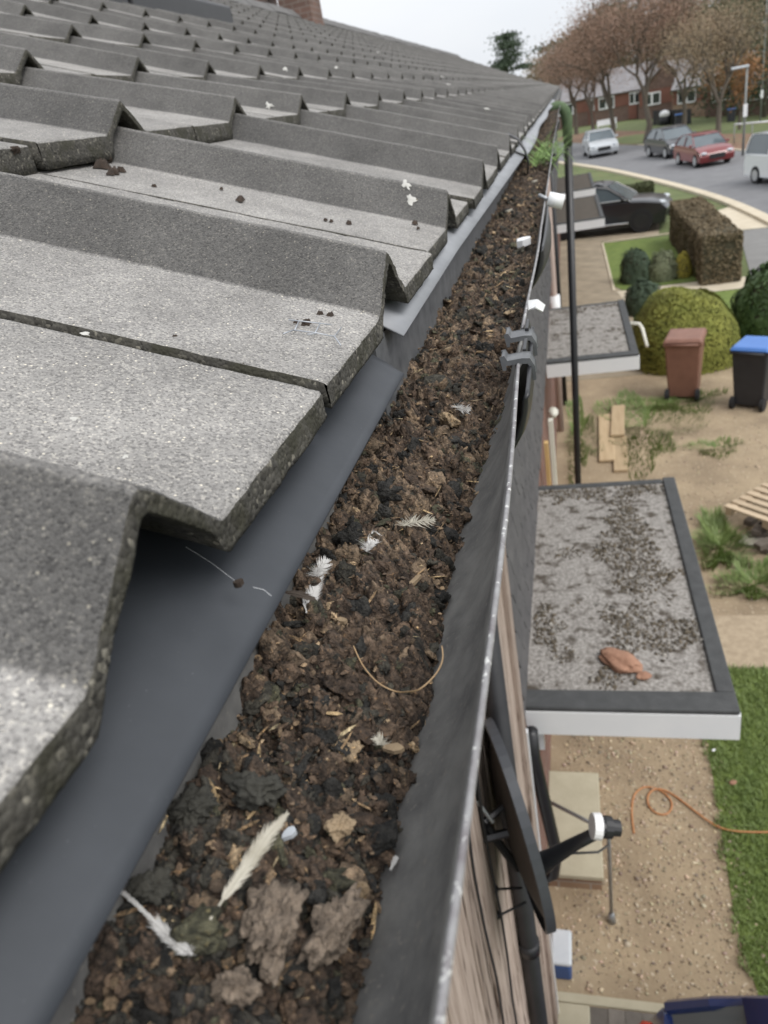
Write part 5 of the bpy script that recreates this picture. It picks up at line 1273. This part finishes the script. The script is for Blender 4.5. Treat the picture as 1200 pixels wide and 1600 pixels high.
shrub('shrub', 1.68, 21.8, 0.46, 0.46, 0.80, M_BALL, 'round blue green ball shrub on the front lawn', 6000, 0.028, 2.4, noise=0.13, layers=0.16, seed=4)
shrub('shrub', 1.60, 18.6, 0.44, 0.44, 0.74, M_BALL, 'round blue green ball shrub just beyond the second canopy', 6000, 0.028, 2.4, noise=0.13, layers=0.16, seed=5)
shrub('shrub', 2.32, 21.6, 0.42, 0.40, 0.75, M_LAV, 'pale grey green shrub between the ball shrub and the golden one', 5000, 0.028, 2.3, noise=0.15, layers=0.2, seed=6)
shrub('shrub', 2.85, 21.6, 0.24, 0.26, 0.66, M_GOLD, 'small golden yellow shrub beside the pale grey green one', 2200, 0.022, 2.2, seed=7)
shrub('shrub', 3.42, 21.35, 0.32, 0.30, 0.82, M_LIME, 'lime green and yellow shrub against the brown hedge', 2800, 0.025, 2.1, seed=8)
shrub('shrub', 4.0, 16.3, 0.95, 1.0, 1.25, M_LAUREL, 'glossy dark green laurel bush at the right edge', 9000, 0.05, 2.2, seed=9, noise=0.15)
tag(MB().box(0.66, 0.78, 13.3, 13.34, -2.9, -2.86).build('x', M_CREAM), 'x', 'x') if False else None
t = thing('gutter_pipe', 'cream pipe elbow at the outer edge of the second canopy', 'pipe', (0.68, 9.4, -2.78))
MB().tube([(0.66, 9.55, -2.74), (0.76, 9.5, -2.75), (0.79, 9.46, -2.80), (0.82, 9.2, -2.95)], 0.020, 8).build('elbow', M_CREAM, t, smooth=True)

# ------------------------------------------------------------------ cars
def car(x, y, heading, pmat, label, kind='hatch', s=1.0, name='parked_car', rim=M_RIM, z=None, cat='car', plate=True, glass=M_GLASSP):
    """side profile swept across the width with tumblehome; built along +X then turned"""
    z0 = (float(terrain(np.array(x), np.array(y))) if z is None else z) + 0.02
    t = thing(name, label, cat, (x, y, z0)); t.rotation_euler.z = heading; t.scale = (s, s, s); ORG[t.name] = (0, 0, 0)
    K = dict(hatch=dict(L=4.1, W=0.87, low=[(-2.05, .45), (-2.08, .70), (-1.98, .98), (-1.2, 1.0), (0.95, .97), (1.55, .86), (1.95, .70), (2.06, .50), (2.0, .26)], roof=[(-1.93, .97), (-1.62, 1.32), (-1.2, 1.46), (-0.2, 1.50), (0.35, 1.42), (1.12, .95)], wb=(-1.27, 1.28), r=.31),
             suv=dict(L=4.8, W=0.95, low=[(-2.38, .50), (-2.42, .80), (-2.32, 1.12), (-1.4, 1.14), (0.85, 1.10), (1.55, 1.05), (2.15, .95), (2.38, .72), (2.32, .34)], roof=[(-2.25, 1.12), (-1.75, 1.55), (-1.2, 1.66), (-0.1, 1.68), (0.35, 1.60), (1.12, 1.10)], wb=(-1.42, 1.48), r=.38),
             van=dict(L=4.6, W=0.93, low=[(-2.28, .40), (-2.30, .80), (-2.28, 1.15), (-1.2, 1.17), (0.95, 1.15), (1.6, 1.05), (2.1, .85), (2.28, .60), (2.2, .26)], roof=[(-2.27, 1.15), (-2.22, 1.72), (-2.0, 1.86), (0.3, 1.88), (0.75, 1.80), (1.45, 1.12)], wb=(-1.35, 1.4), r=.33))[kind]
    W = K['W']; low = K['low']; lowz = 0.24
    secs = [(-1.0, 0), (-0.97, 1), (0.97, 1), (1.0, 0)]
    m = MB(); cols = []
    path = [(p[0], p[1]) for p in low]
    base = [(low[0][0] + 0.03, lowz), *path, (low[-1][0] - 0.02, lowz - 0.02)]
    ny = [(-1.0, 0.93, 0), (-1.0, 0.985, -0.0), (-0.93, 1.0, 0.0), (-0.5, 1.01, .012), (0, 1.015, .016), (0.5, 1.01, .012), (0.93, 1.0, 0), (1.0, 0.985, 0), (1.0, 0.93, 0)]
    n = len(base)
    zc = 0.62
    for yy, sc, dz in ny:
        for (px, pz) in base:
            zz = zc + (pz - zc) * (sc if abs(yy) < 1 else sc * 0.90) + dz
            m.v.append((px * (0.985 if abs(yy) >= 0.9 else 1.0), yy * W * (1.0 if pz < 0.95 * max(p[1] for p in low) else 0.975), zz))
    for i in range(len(ny) - 1):
        for k in range(n - 1): m.f.append((i * n + k, i * n + k + 1, (i + 1) * n + k + 1, (i + 1) * n + k))
        m.f.append((i * n + n - 1, i * n, (i + 1) * n, (i + 1) * n + n - 1))
    m.f.append(tuple(range(n))); m.f.append(tuple(reversed(range((len(ny) - 1) * n, len(ny) * n))))
    body = m.build('body', pmat, t, smooth=True, bevel=0.025, world=False)
    # greenhouse: painted roof shell + glass
    rf = K['roof']; nr_ = len(rf); belt = rf[0][1]; top = max(p[1] for p in rf)
    def gh(inset, z_in=0.0):
        mm = MB()
        for sgn in (-1, 1):
            for px, pz in rf:
                f = (pz - belt) / (top - belt); mm.v.append((px, sgn * (W * (0.955 - 0.20 * f) - inset), pz - z_in))
        return mm
    g = gh(0.012, 0.010); g.f += [(k, k + 1, nr_ + k + 1, nr_ + k) for k in range(nr_ - 1)]; g.f += [tuple(range(nr_)), tuple(reversed(range(nr_, 2 * nr_)))]
    g.build('windows', glass, body, world=False)
    r_ = MB()
    def pt(px, pz, sgn, ex=0.0):
        f = (pz - belt) / (top - belt); return (px, sgn * (W * (0.955 - 0.20 * f) + ex), pz)
    # roof panel
    ti = [k for k in range(nr_) if rf[k][1] > top - 0.22]
    for a, b in zip(ti[:-1], ti[1:]):
        bb = len(r_.v); r_.v += [pt(*rf[a], -1), pt(*rf[b], -1), pt(*rf[b], 1), pt(*rf[a], 1)]; r_.f.append((bb, bb + 1, bb + 2, bb + 3))
    rp = r_.build('roof', pmat, body, world=False, smooth=True); sm = rp.modifiers.new('s', 'SOLIDIFY'); sm.thickness = 0.03; sm.offset = 1
    # pillars
    def lineat(pz, front):
        seq = rf if not front else rf[::-1]
        for (a, b) in zip(seq[:-1], seq[1:]):
            if (a[1] - pz) * (b[1] - pz) <= 0 and a[1] != b[1]: f = (pz - a[1]) / (b[1] - a[1]); return a[0] + f * (b[0] - a[0])
        return seq[0][0]
    for sgn in (-1, 1):
        pm_ = MB(); zt = top - 0.10
        for fr_ in (False, True):
            q0 = [pt(lineat(belt + .01, fr_), belt, sgn, .004), pt(lineat((belt + zt) / 2, fr_), (belt + zt) / 2, sgn, .004), pt(lineat(zt, fr_), zt, sgn, .004)]
            pm_.tube(q0, [0.035, 0.03, 0.03], 6)
        xm = (rf[0][0] + rf[-1][0]) / 2 - 0.1
        pm_.tube([pt(xm, belt, sgn, .004), pt(xm + 0.04, zt, sgn, .004)], 0.032, 6)
        if kind == 'suv': pm_.tube([pt(xm - 1.0, belt, sgn, .004), pt(xm - 0.9, zt, sgn, .004)], 0.035, 6)
        pm_.build('window_pillars', pmat, body, world=False)['kind'] = 'stuff'
        tr = MB(); q0 = [pt(p[0], p[1] - 0.03, sgn, .012) for p in rf]
        if kind == 'suv': tr.tube([pt(rf[0][0] + .15, belt + .015, sgn, .012), pt(rf[-1][0] - .05, belt + .015, sgn, .012)], 0.018, 6); tr.tube(q0[1:], 0.014, 6); tr.tube([(-1.0, sgn * W * 1.0, .36), (1.05, sgn * W * 1.0, .36)], 0.03, 6); tr.build('chrome_trim', M_RIM, body, world=False)
        mr = MB().ell((rf[-1][0] - 0.25, sgn * (W + 0.09), belt + 0.06), (0.08, 0.10, 0.07), 8, 6); mr.build('mirror', pmat if kind != 'suv' else M_BLACK, body, world=False, smooth=True)
        # lamps
        xf = low[-2][0]; zl = low[-3][1] - 0.02
        MB().ell((low[-3][0] - 0.03, sgn * W * 0.74, zl - 0.02), (0.16, 0.17, 0.065), 10, 6).build('headlight', M_MILK, body, world=False, smooth=True)
        MB().ell((low[1][0] + 0.05, sgn * W * 0.80, low[2][1] - 0.16), (0.08, 0.14, 0.10), 10, 6).build('tail_light', mat('red_lens', (0.45, 0.015, 0.012), rough=0.2), body, world=False, smooth=True)
        for wx in K['wb']:
            r0 = K['r']; arch = MB().tube([(wx, sgn * (W * 0.80), r0 + .01), (wx, sgn * (W + 0.006), r0 + .01)], r0 * 1.05, 22); arch.build('wheel_arch', M_TYRE, body, world=False)
            w_ = MB().tube([(wx, sgn * (W - 0.16), r0), (wx, sgn * (W + 0.015), r0)], r0, 22).build('wheel', M_TYRE, t, world=False)
            rr = MB(); rr.tube([(wx, sgn * (W - 0.0), r0), (wx, sgn * (W + 0.022), r0)], r0 * 0.66, 18).build('rim', rim, w_, world=False)
    gr = MB().box(low[-2][0] - 0.03, low[-2][0] + 0.018, -W * 0.45, W * 0.45, 0.38, 0.60); gr.build('grille', M_BLACK, body, world=False, bevel=0.01)
    return t
pd_black = paint('black_paint', (0.012, 0.013, 0.017)); pd_grey = paint('charcoal_paint', (0.035, 0.037, 0.045)); pd_red = paint('dark_red_paint', (0.17, 0.022, 0.022)); pd_white = paint('white_paint', (0.70, 0.72, 0.74)); pd_blue = paint('dark_blue_paint', (0.015, 0.030, 0.110)); pd_silver = paint('silver_paint', (0.45, 0.47, 0.49))
rd = math.atan2(-0.98, 0.20)
car(1.15, 30.1, R(-12), pd_black, 'black estate car with a silver window trim parked on the paved drive', 'suv', 1.0, rim=M_RIMD, z=G)
car(7.05, 46.6, rd, pd_red, 'dark red hatchback parked on the road, in front of the charcoal car', 'hatch', 1.0)
car(6.3, 53.6, rd + 0.05, pd_grey, 'charcoal hatchback parked right behind the dark red one', 'hatch', 1.08)
car(2.35, 62.5, rd - 0.1, pd_silver, 'silver car parked at the bend, just right of the tall black pole', 'hatch', 1.12)
car(8.85, 35.3, rd + 0.10, pd_white, 'white van at the right edge of the road', 'van', 1.0, name='parked_van', cat='van')
car(2.20, 1.35, R(0), pd_blue, 'dark blue car whose roof just shows at the bottom right corner', 'hatch', 1.0, z=G)

# ------------------------------------------------------------------ far houses, fences, posts
def far_house(x, y, rz, w, hw_, hr, depth, label, gable=False, wmat=None):
    z0 = float(terrain(np.array(x), np.array(y)))
    t = thing('brick_house', label, 'house', (x, y, z0), 'brick houses beyond the road'); t.rotation_euler.z = rz; ORG[t.name] = (0, 0, 0)
    wmat = wmat or M_BRICKF; MB().box(-w / 2, w / 2, 0, depth, -1.0, hw_).build('wall', wmat, t, world=False)
    MB().box(-w / 2 + .1, w / 2 - .1, -0.05, -0.004, hw_ * 0.5, hw_ - 0.05).build('tile_hanging', M_ROOFRED, t, world=False)
    m = MB()
    if gable:
        m.v = [(-w / 2 - .2, -.3, hw_ - .1), (w / 2 + .2, -.3, hw_ - .1), (0, -.3, hr), (-w / 2 - .2, depth, hw_ - .1), (w / 2 + .2, depth, hw_ - .1), (0, depth, hr)]
        m.f = [(0, 2, 5, 3), (1, 4, 5, 2), (3, 5, 4)]
        g = MB(); g.v = [(-w / 2, -0.02, hw_ - .02), (w / 2, -0.02, hw_ - .02), (0, -0.02, hr - .12)]; g.f = [(0, 1, 2)]; g.build('gable', wmat, t, world=False)
    else:
        m.v = [(-w / 2 - .1, -.35, hw_ - .1), (w / 2 + .1, -.35, hw_ - .1), (w / 2 + .1, depth / 2, hr), (-w / 2 - .1, depth / 2, hr), (-w / 2 - .1, depth + .3, hw_ - .1), (w / 2 + .1, depth + .3, hw_ - .1)]
        m.f = [(0, 1, 2, 3), (3, 2, 5, 4), (0, 3, 4), (1, 5, 2)]
    r_ = m.build('roof', M_ROOFTHATCH, t, world=False); s_ = r_.modifiers.new('s', 'SOLIDIFY'); s_.thickness = 0.15
    for (wx, wz, ww, wh) in ((-w * 0.25, hw_ * 0.70, 1.9, 1.3), (w * 0.30, hw_ * 0.70, 1.2, 1.3)):
        f = MB().box(wx - ww / 2, wx + ww / 2, -0.12, -0.051, wz - wh / 2, wz + wh / 2).build('window', M_WHITE, t, world=False)
        for s in (-1, 1): MB().box(wx + s * ww / 4 - ww * .19, wx + s * ww / 4 + ww * .19, -0.135, -0.121, wz - wh * .38, wz + wh * .38).build('pane', M_GLASS, f, world=False)
    MB().box(w * 0.18, w * 0.18 + .95, -0.09, -0.003, 0, 2.0).build('door', M_WHITE if gable else M_ROOFRED, t, world=False)
    return t
base_ = math.atan2(-20, 24)
for i, (px, d, w, gb, lb, wm) in enumerate(((905, 92, 6.5, False, 'leftmost far brick house, seen between the pole and the first bare tree', None), (968, 88, 6.0, False, 'far brick house behind the white bench, second from the left', None), (1040, 84, 6.0, True, 'far brick house with a front gable behind the bare trees', None),
                                     (1095, 80, 6.0, False, 'far brick house behind the red car with buff lower wall', M_BRICK2), (1150, 76, 6.0, True, 'far gabled brick house behind the grey lamp post', None), (1215, 72, 6.5, False, 'far brick house at the right edge', None))):
    p = at(px, 190, d=d); far_house(p[0], p[1], -0.35, w, 3.1, 5.6, 8, lb, gb, wm)

t = thing('fence', 'dark garden fence in front of the far brick houses', 'fence', tuple(at(1055, 190, d=70)))
a = at(1020, 198, d=74); b = at(1080, 198, d=70)
for k in range(8):
    p = a + (b - a) * k / 8; q_ = a + (b - a) * (k + 0.96) / 8; z0 = float(terrain(np.array(p[0]), np.array(p[1])))
    m = MB(); m.v = [(p[0], p[1], z0), (q_[0], q_[1], z0), (q_[0], q_[1], z0 + 1.3), (p[0], p[1], z0 + 1.3), (p[0], p[1] + .06, z0), (q_[0], q_[1] + .06, z0), (q_[0], q_[1] + .06, z0 + 1.3), (p[0], p[1] + .06, z0 + 1.3)]
    m.f = [(0, 1, 2, 3), (5, 4, 7, 6), (3, 2, 6, 7), (0, 3, 7, 4), (1, 5, 6, 2)]; m.build('fence_panel', M_BLACK, t)
def gnd(px, py, d): p = at(px, py, d=d); return p[0], p[1], float(terrain(np.array(p[0]), np.array(p[1])))
x, y, z = gnd(948, 195, 78)
t = thing('bench', 'white slatted garden bench on the far grass', 'bench', (x, y, z)); 
for k in range(3): MB().box(x - 1.0, x + 1.0, y - .2 + k * .16, y - .08 + k * .16, z + .45, z + .49).build('seat_slat', M_WHITE, t)
MB().box(x - 1.0, x + 1.0, y + .3, y + .34, z + .5, z + 1.0).build('backrest', M_WHITE, t)
for sx in (-.95, .9): MB().box(x + sx, x + sx + .07, y - .2, y + .3, z, z + .45).build('leg', M_WHITE, t)
x, y, z = gnd(1038, 186, 72)
t = thing('water_butt', 'round dark tank with a white domed lid behind the dark fence', 'tank', (x, y, z)); MB().ell((x, y, z + 0.95), (.5, .5, .38)).build('dome', M_WHITE, t, smooth=True); MB().tube([(x, y, z), (x, y, z + 0.95)], .45, 14).build('tank', M_BINB, t, smooth=True)
for (px, lb) in ((1060, 'left blue lidded bin by the dark fence'), (1142, 'blue lidded bin near the lamp post')):
    x, y, z = gnd(px, 190, 68); t = thing('wheelie_bin', lb, 'bin', (x, y, z)); MB().box(x - .3, x + .3, y - .35, y + .35, z, z + 1.0).build('bin_body', M_BINB, t, bevel=.04); MB().box(x - .33, x + .33, y - .38, y + .38, z + 1.0, z + 1.08).build('lid', M_BINL, t, bevel=.02)
def lamp(px, py, d, h, label, head=True):
    x, y, z = gnd(px, py, d); t = thing('street_lamp', label, 'lamp post', (x, y, z)); MB().tube([(x, y, z), (x, y, z + h)], [.07, .05], 8).build('post', M_LAMP, t, smooth=True)
    if head: MB().box(x - .75, x + .08, y - .12, y + .12, z + h - .02, z + h + .10).build('lamp_head', M_MILK, t, bevel=.03)
    MB().box(x - .10, x + .10, y - .10, y - .06, z + 1.9, z + 2.5).build('sign_plate', M_WHITE, t)
lamp(1160, 252, 40, 4.2, 'grey street lamp post between the red car and the white van')
lamp(1190, 150, 62, 11.0, 'taller grey lamp post in front of the dark evergreens', False)
t = thing('railing', 'white tubular railing behind the white van', 'railing', gnd(1150, 230, 44))
a = np.array(gnd(1146, 235, 46)); b = np.array(gnd(1235, 228, 42))
MB().tube([tuple(a + [0, 0, 1.1]), tuple(b + [0, 0, 1.1])], .05, 8).build('top_rail', M_WHITE, t, smooth=True)
for f in (0, .33, .66, 1): p = a + (b - a) * f; MB().tube([tuple(p), tuple(p + [0, 0, 1.1])], .035, 8).build('post', M_LAMP, t, smooth=True)

# ------------------------------------------------------------------ trees
def tree(px, py, d, h, cr, material, label, seed, kind='bare', n=9000, size=0.16, trunk_h=0.22, lean=0.0, name='tree', base=None):
    x, y, z = gnd(px, py, d) if base is None else base
    rg = random.Random(seed); t = thing(name, label, 'tree', (x, y, z)); tr = MB(); tips = []
    def grow(p, dr, L_, r, lv):
        q_ = p + dr * L_; mid = (p + q_) / 2 + Vector((rg.gauss(0, 1), rg.gauss(0, 1), 0)) * L_ * 0.05
        tr.tube([tuple(p), tuple(mid), tuple(q_)], [r, r * 0.85, r * 0.68], 6 if lv < 2 else 4, cap=False)
        if lv >= (5 if kind == 'bare' else 3): tips.append(q_); return
        if lv >= 2: tips.append(mid)
        k = rg.choice([3, 4]) if lv < 2 else rg.choice([2, 3])
        for i in range(k):
            a = rg.uniform(0, 6.28); sp = rg.uniform(0.35, 0.75) if lv else rg.uniform(0.3, 0.6)
            o_ = dr.orthogonal().normalized(); o_.rotate(Matrix.Rotation(a, 3, dr)); nd = (dr * math.cos(sp) + o_ * math.sin(sp)); nd.z += 0.08; nd.normalize()
            grow(q_, nd, L_ * rg.uniform(0.68, 0.88), r * 0.62, lv + 1)
    if kind == 'bare':
        grow(Vector((x, y, z - .2)), Vector((lean, 0, 1)).normalized(), h * trunk_h, h * 0.020, 0)
        T = np.array([v[:] for v in tips]); c = np.array([x, y, z + h * 0.57])
        # keep the crown inside its outline
        D = (T - c) / np.array([cr * 1.1, cr * 1.1, h * 0.46]); keep = (D ** 2).sum(1) < 1.2; T = T[keep] if keep.sum() > 50 else T
        rn = np.random.RandomState(seed); P = T[rn.randint(0, len(T), n)] + rn.normal(size=(n, 3)) * h * 0.055
        D = rn.normal(size=(n, 3)); V, F = leaves(P, D, size, seed)
    elif kind == 'pine':
        tr.tube([(x, y, z - .2), (x + .15, y, z + h * .5), (x - .1, y, z + h * .95)], [h * .022, h * .016, h * .006], 8)
        rn = np.random.RandomState(seed); P = []
        for k in range(16):
            zz = z + h * rn.uniform(.48, 1.0); rr = cr * (1.15 - (zz - z) / h) * 1.8 * rn.uniform(.5, 1.0); a = rn.uniform(0, 6.28); cc = np.array([x + rr * math.cos(a), y + rr * math.sin(a), zz])
            tr.tube([(x, y, zz - .3), tuple(cc)], [h * .006, h * .002], 5); m_ = n // 16
            P.append(cc + rn.normal(size=(m_, 3)) * np.array([cr * .30, cr * .30, h * .014]))
        P = np.concatenate(P); V, F = leaves(P, rn.normal(size=(len(P), 3)), size, seed)
    else:
        tr.tube([(x, y, z - .2), (x, y, z + h * .8)], [h * .02, h * .006], 8)
        rn = np.random.RandomState(seed); P = []; nb_ = 46
        for k in range(nb_):
            f = rn.uniform(0.08, 1.0); rr = cr * (math.sin(math.pi * min(f * .75 + .22, 1)) ** .7) * rn.uniform(.35, 1.0); a = rn.uniform(0, 6.28); cc = np.array([x + rr * math.cos(a), y + rr * math.sin(a), z + h * f])
            P.append(cc + rn.normal(size=(n // nb_, 3)) * np.array([cr * .17, cr * .17, h * .04]))
        P = np.concatenate(P); V, F = leaves(P, rn.normal(size=(len(P), 3)), size, seed)
    tr.build('trunk', M_TRUNK, t, smooth=True)
    link_mesh('crown', npmesh('crown', V - np.array([x, y, z]), F), material, t)
    return t
tree(955, 210, 62, 12.6, 5.8, M_TWIG, 'bare russet tree above the silver car', 1, n=20000, size=.055)
tree(1008, 212, 57, 13.0, 6.0, M_TWIG, 'widest bare russet tree above the charcoal car', 2, n=22000, size=.055)
tree(1122, 216, 52, 10.4, 5.0, M_TWIG2, 'bare buff tree behind the red car', 3, n=15000, size=.05)
tree(925, 207, 70, 10.5, 5.2, M_TWIG, 'russet tree between the silver car and the far houses', 21, n=15000, size=.055)
tree(1068, 205, 66, 11.0, 5.4, M_TWIG, 'russet tree standing between the charcoal car and the gabled house', 22, n=17000, size=.055)
tree(900, 205, 80, 12.5, 6.0, M_TWIG, 'russet tree crown partly hidden by the far end of the roof', 4, n=9000, size=.07)
tree(1075, 190, 100, 15.5, 7.5, M_TWIG2, 'tall pale bare tree behind the far brick houses', 5, n=9000, size=.11)
tree(1000, 190, 118, 26, 8.5, M_EVERG, 'tall dark evergreen rising above the bare russet trees', 6, 'ever', n=11000, size=.22)
tree(870, 190, 130, 12, 6, M_TWIG2, 'pale twiggy tree beyond the end of the roof', 7, n=5000, size=.12)
tree(745, 150, 110, 10.0, 4.5, M_TWIG2, 'faint bare tree left of the lone pine', 8, n=3000, size=.08)
tree(793, 150, 95, 11.8, 2.6, M_PINE, 'lone pine with flat layered crown above the roof end', 9, 'pine', n=6500, size=.13, name='pine_tree')
tree(1190, 215, 70, 16.5, 7.0, M_EVERG, 'dark evergreen at the right edge behind the lamp posts', 10, 'ever', n=12000, size=.16)
tree(1150, 190, 105, 19, 7, M_TWIG2, 'tall pale autumn tree left of the right hand evergreen', 11, n=9000, size=.13)
tree(1225, 190, 110, 23, 9, M_EVERG, 'highest dark evergreen cut by the right edge', 12, 'ever', n=9000, size=.25)
tree(1155, 212, 58, 6.8, 2.2, M_TWIG3, 'small orange leaved tree in front of the right hand evergreen', 13, n=2600, size=.08)
tree(1100, 185, 125, 20, 9, M_TWIG, 'far brown tree between the tall evergreens', 14, n=9000, size=.16)
tree(930, 185, 140, 15.5, 8, M_TWIG2, 'far buff tree behind the first russet tree', 15, n=7000, size=.16)
for i, px in enumerate((885, 915, 960, 1035, 1090, 1160, 1230)):
    tree(px, 180, 165 + 5 * (i % 2), 13 + 2.5 * (i % 3), 10, M_TWIG2 if i % 2 else M_EVERG, ['distant tree at the left of the wood', 'distant tree behind the leftmost far house', 'distant tree behind the second far house', 'distant tree behind the gabled house', 'distant tree behind the buff walled house', 'distant tree behind the lamp post', 'distant tree at the right edge of the wood'][i], 30 + i, 'ever', n=5000, size=.35)

SC.render.engine = 'CYCLES'
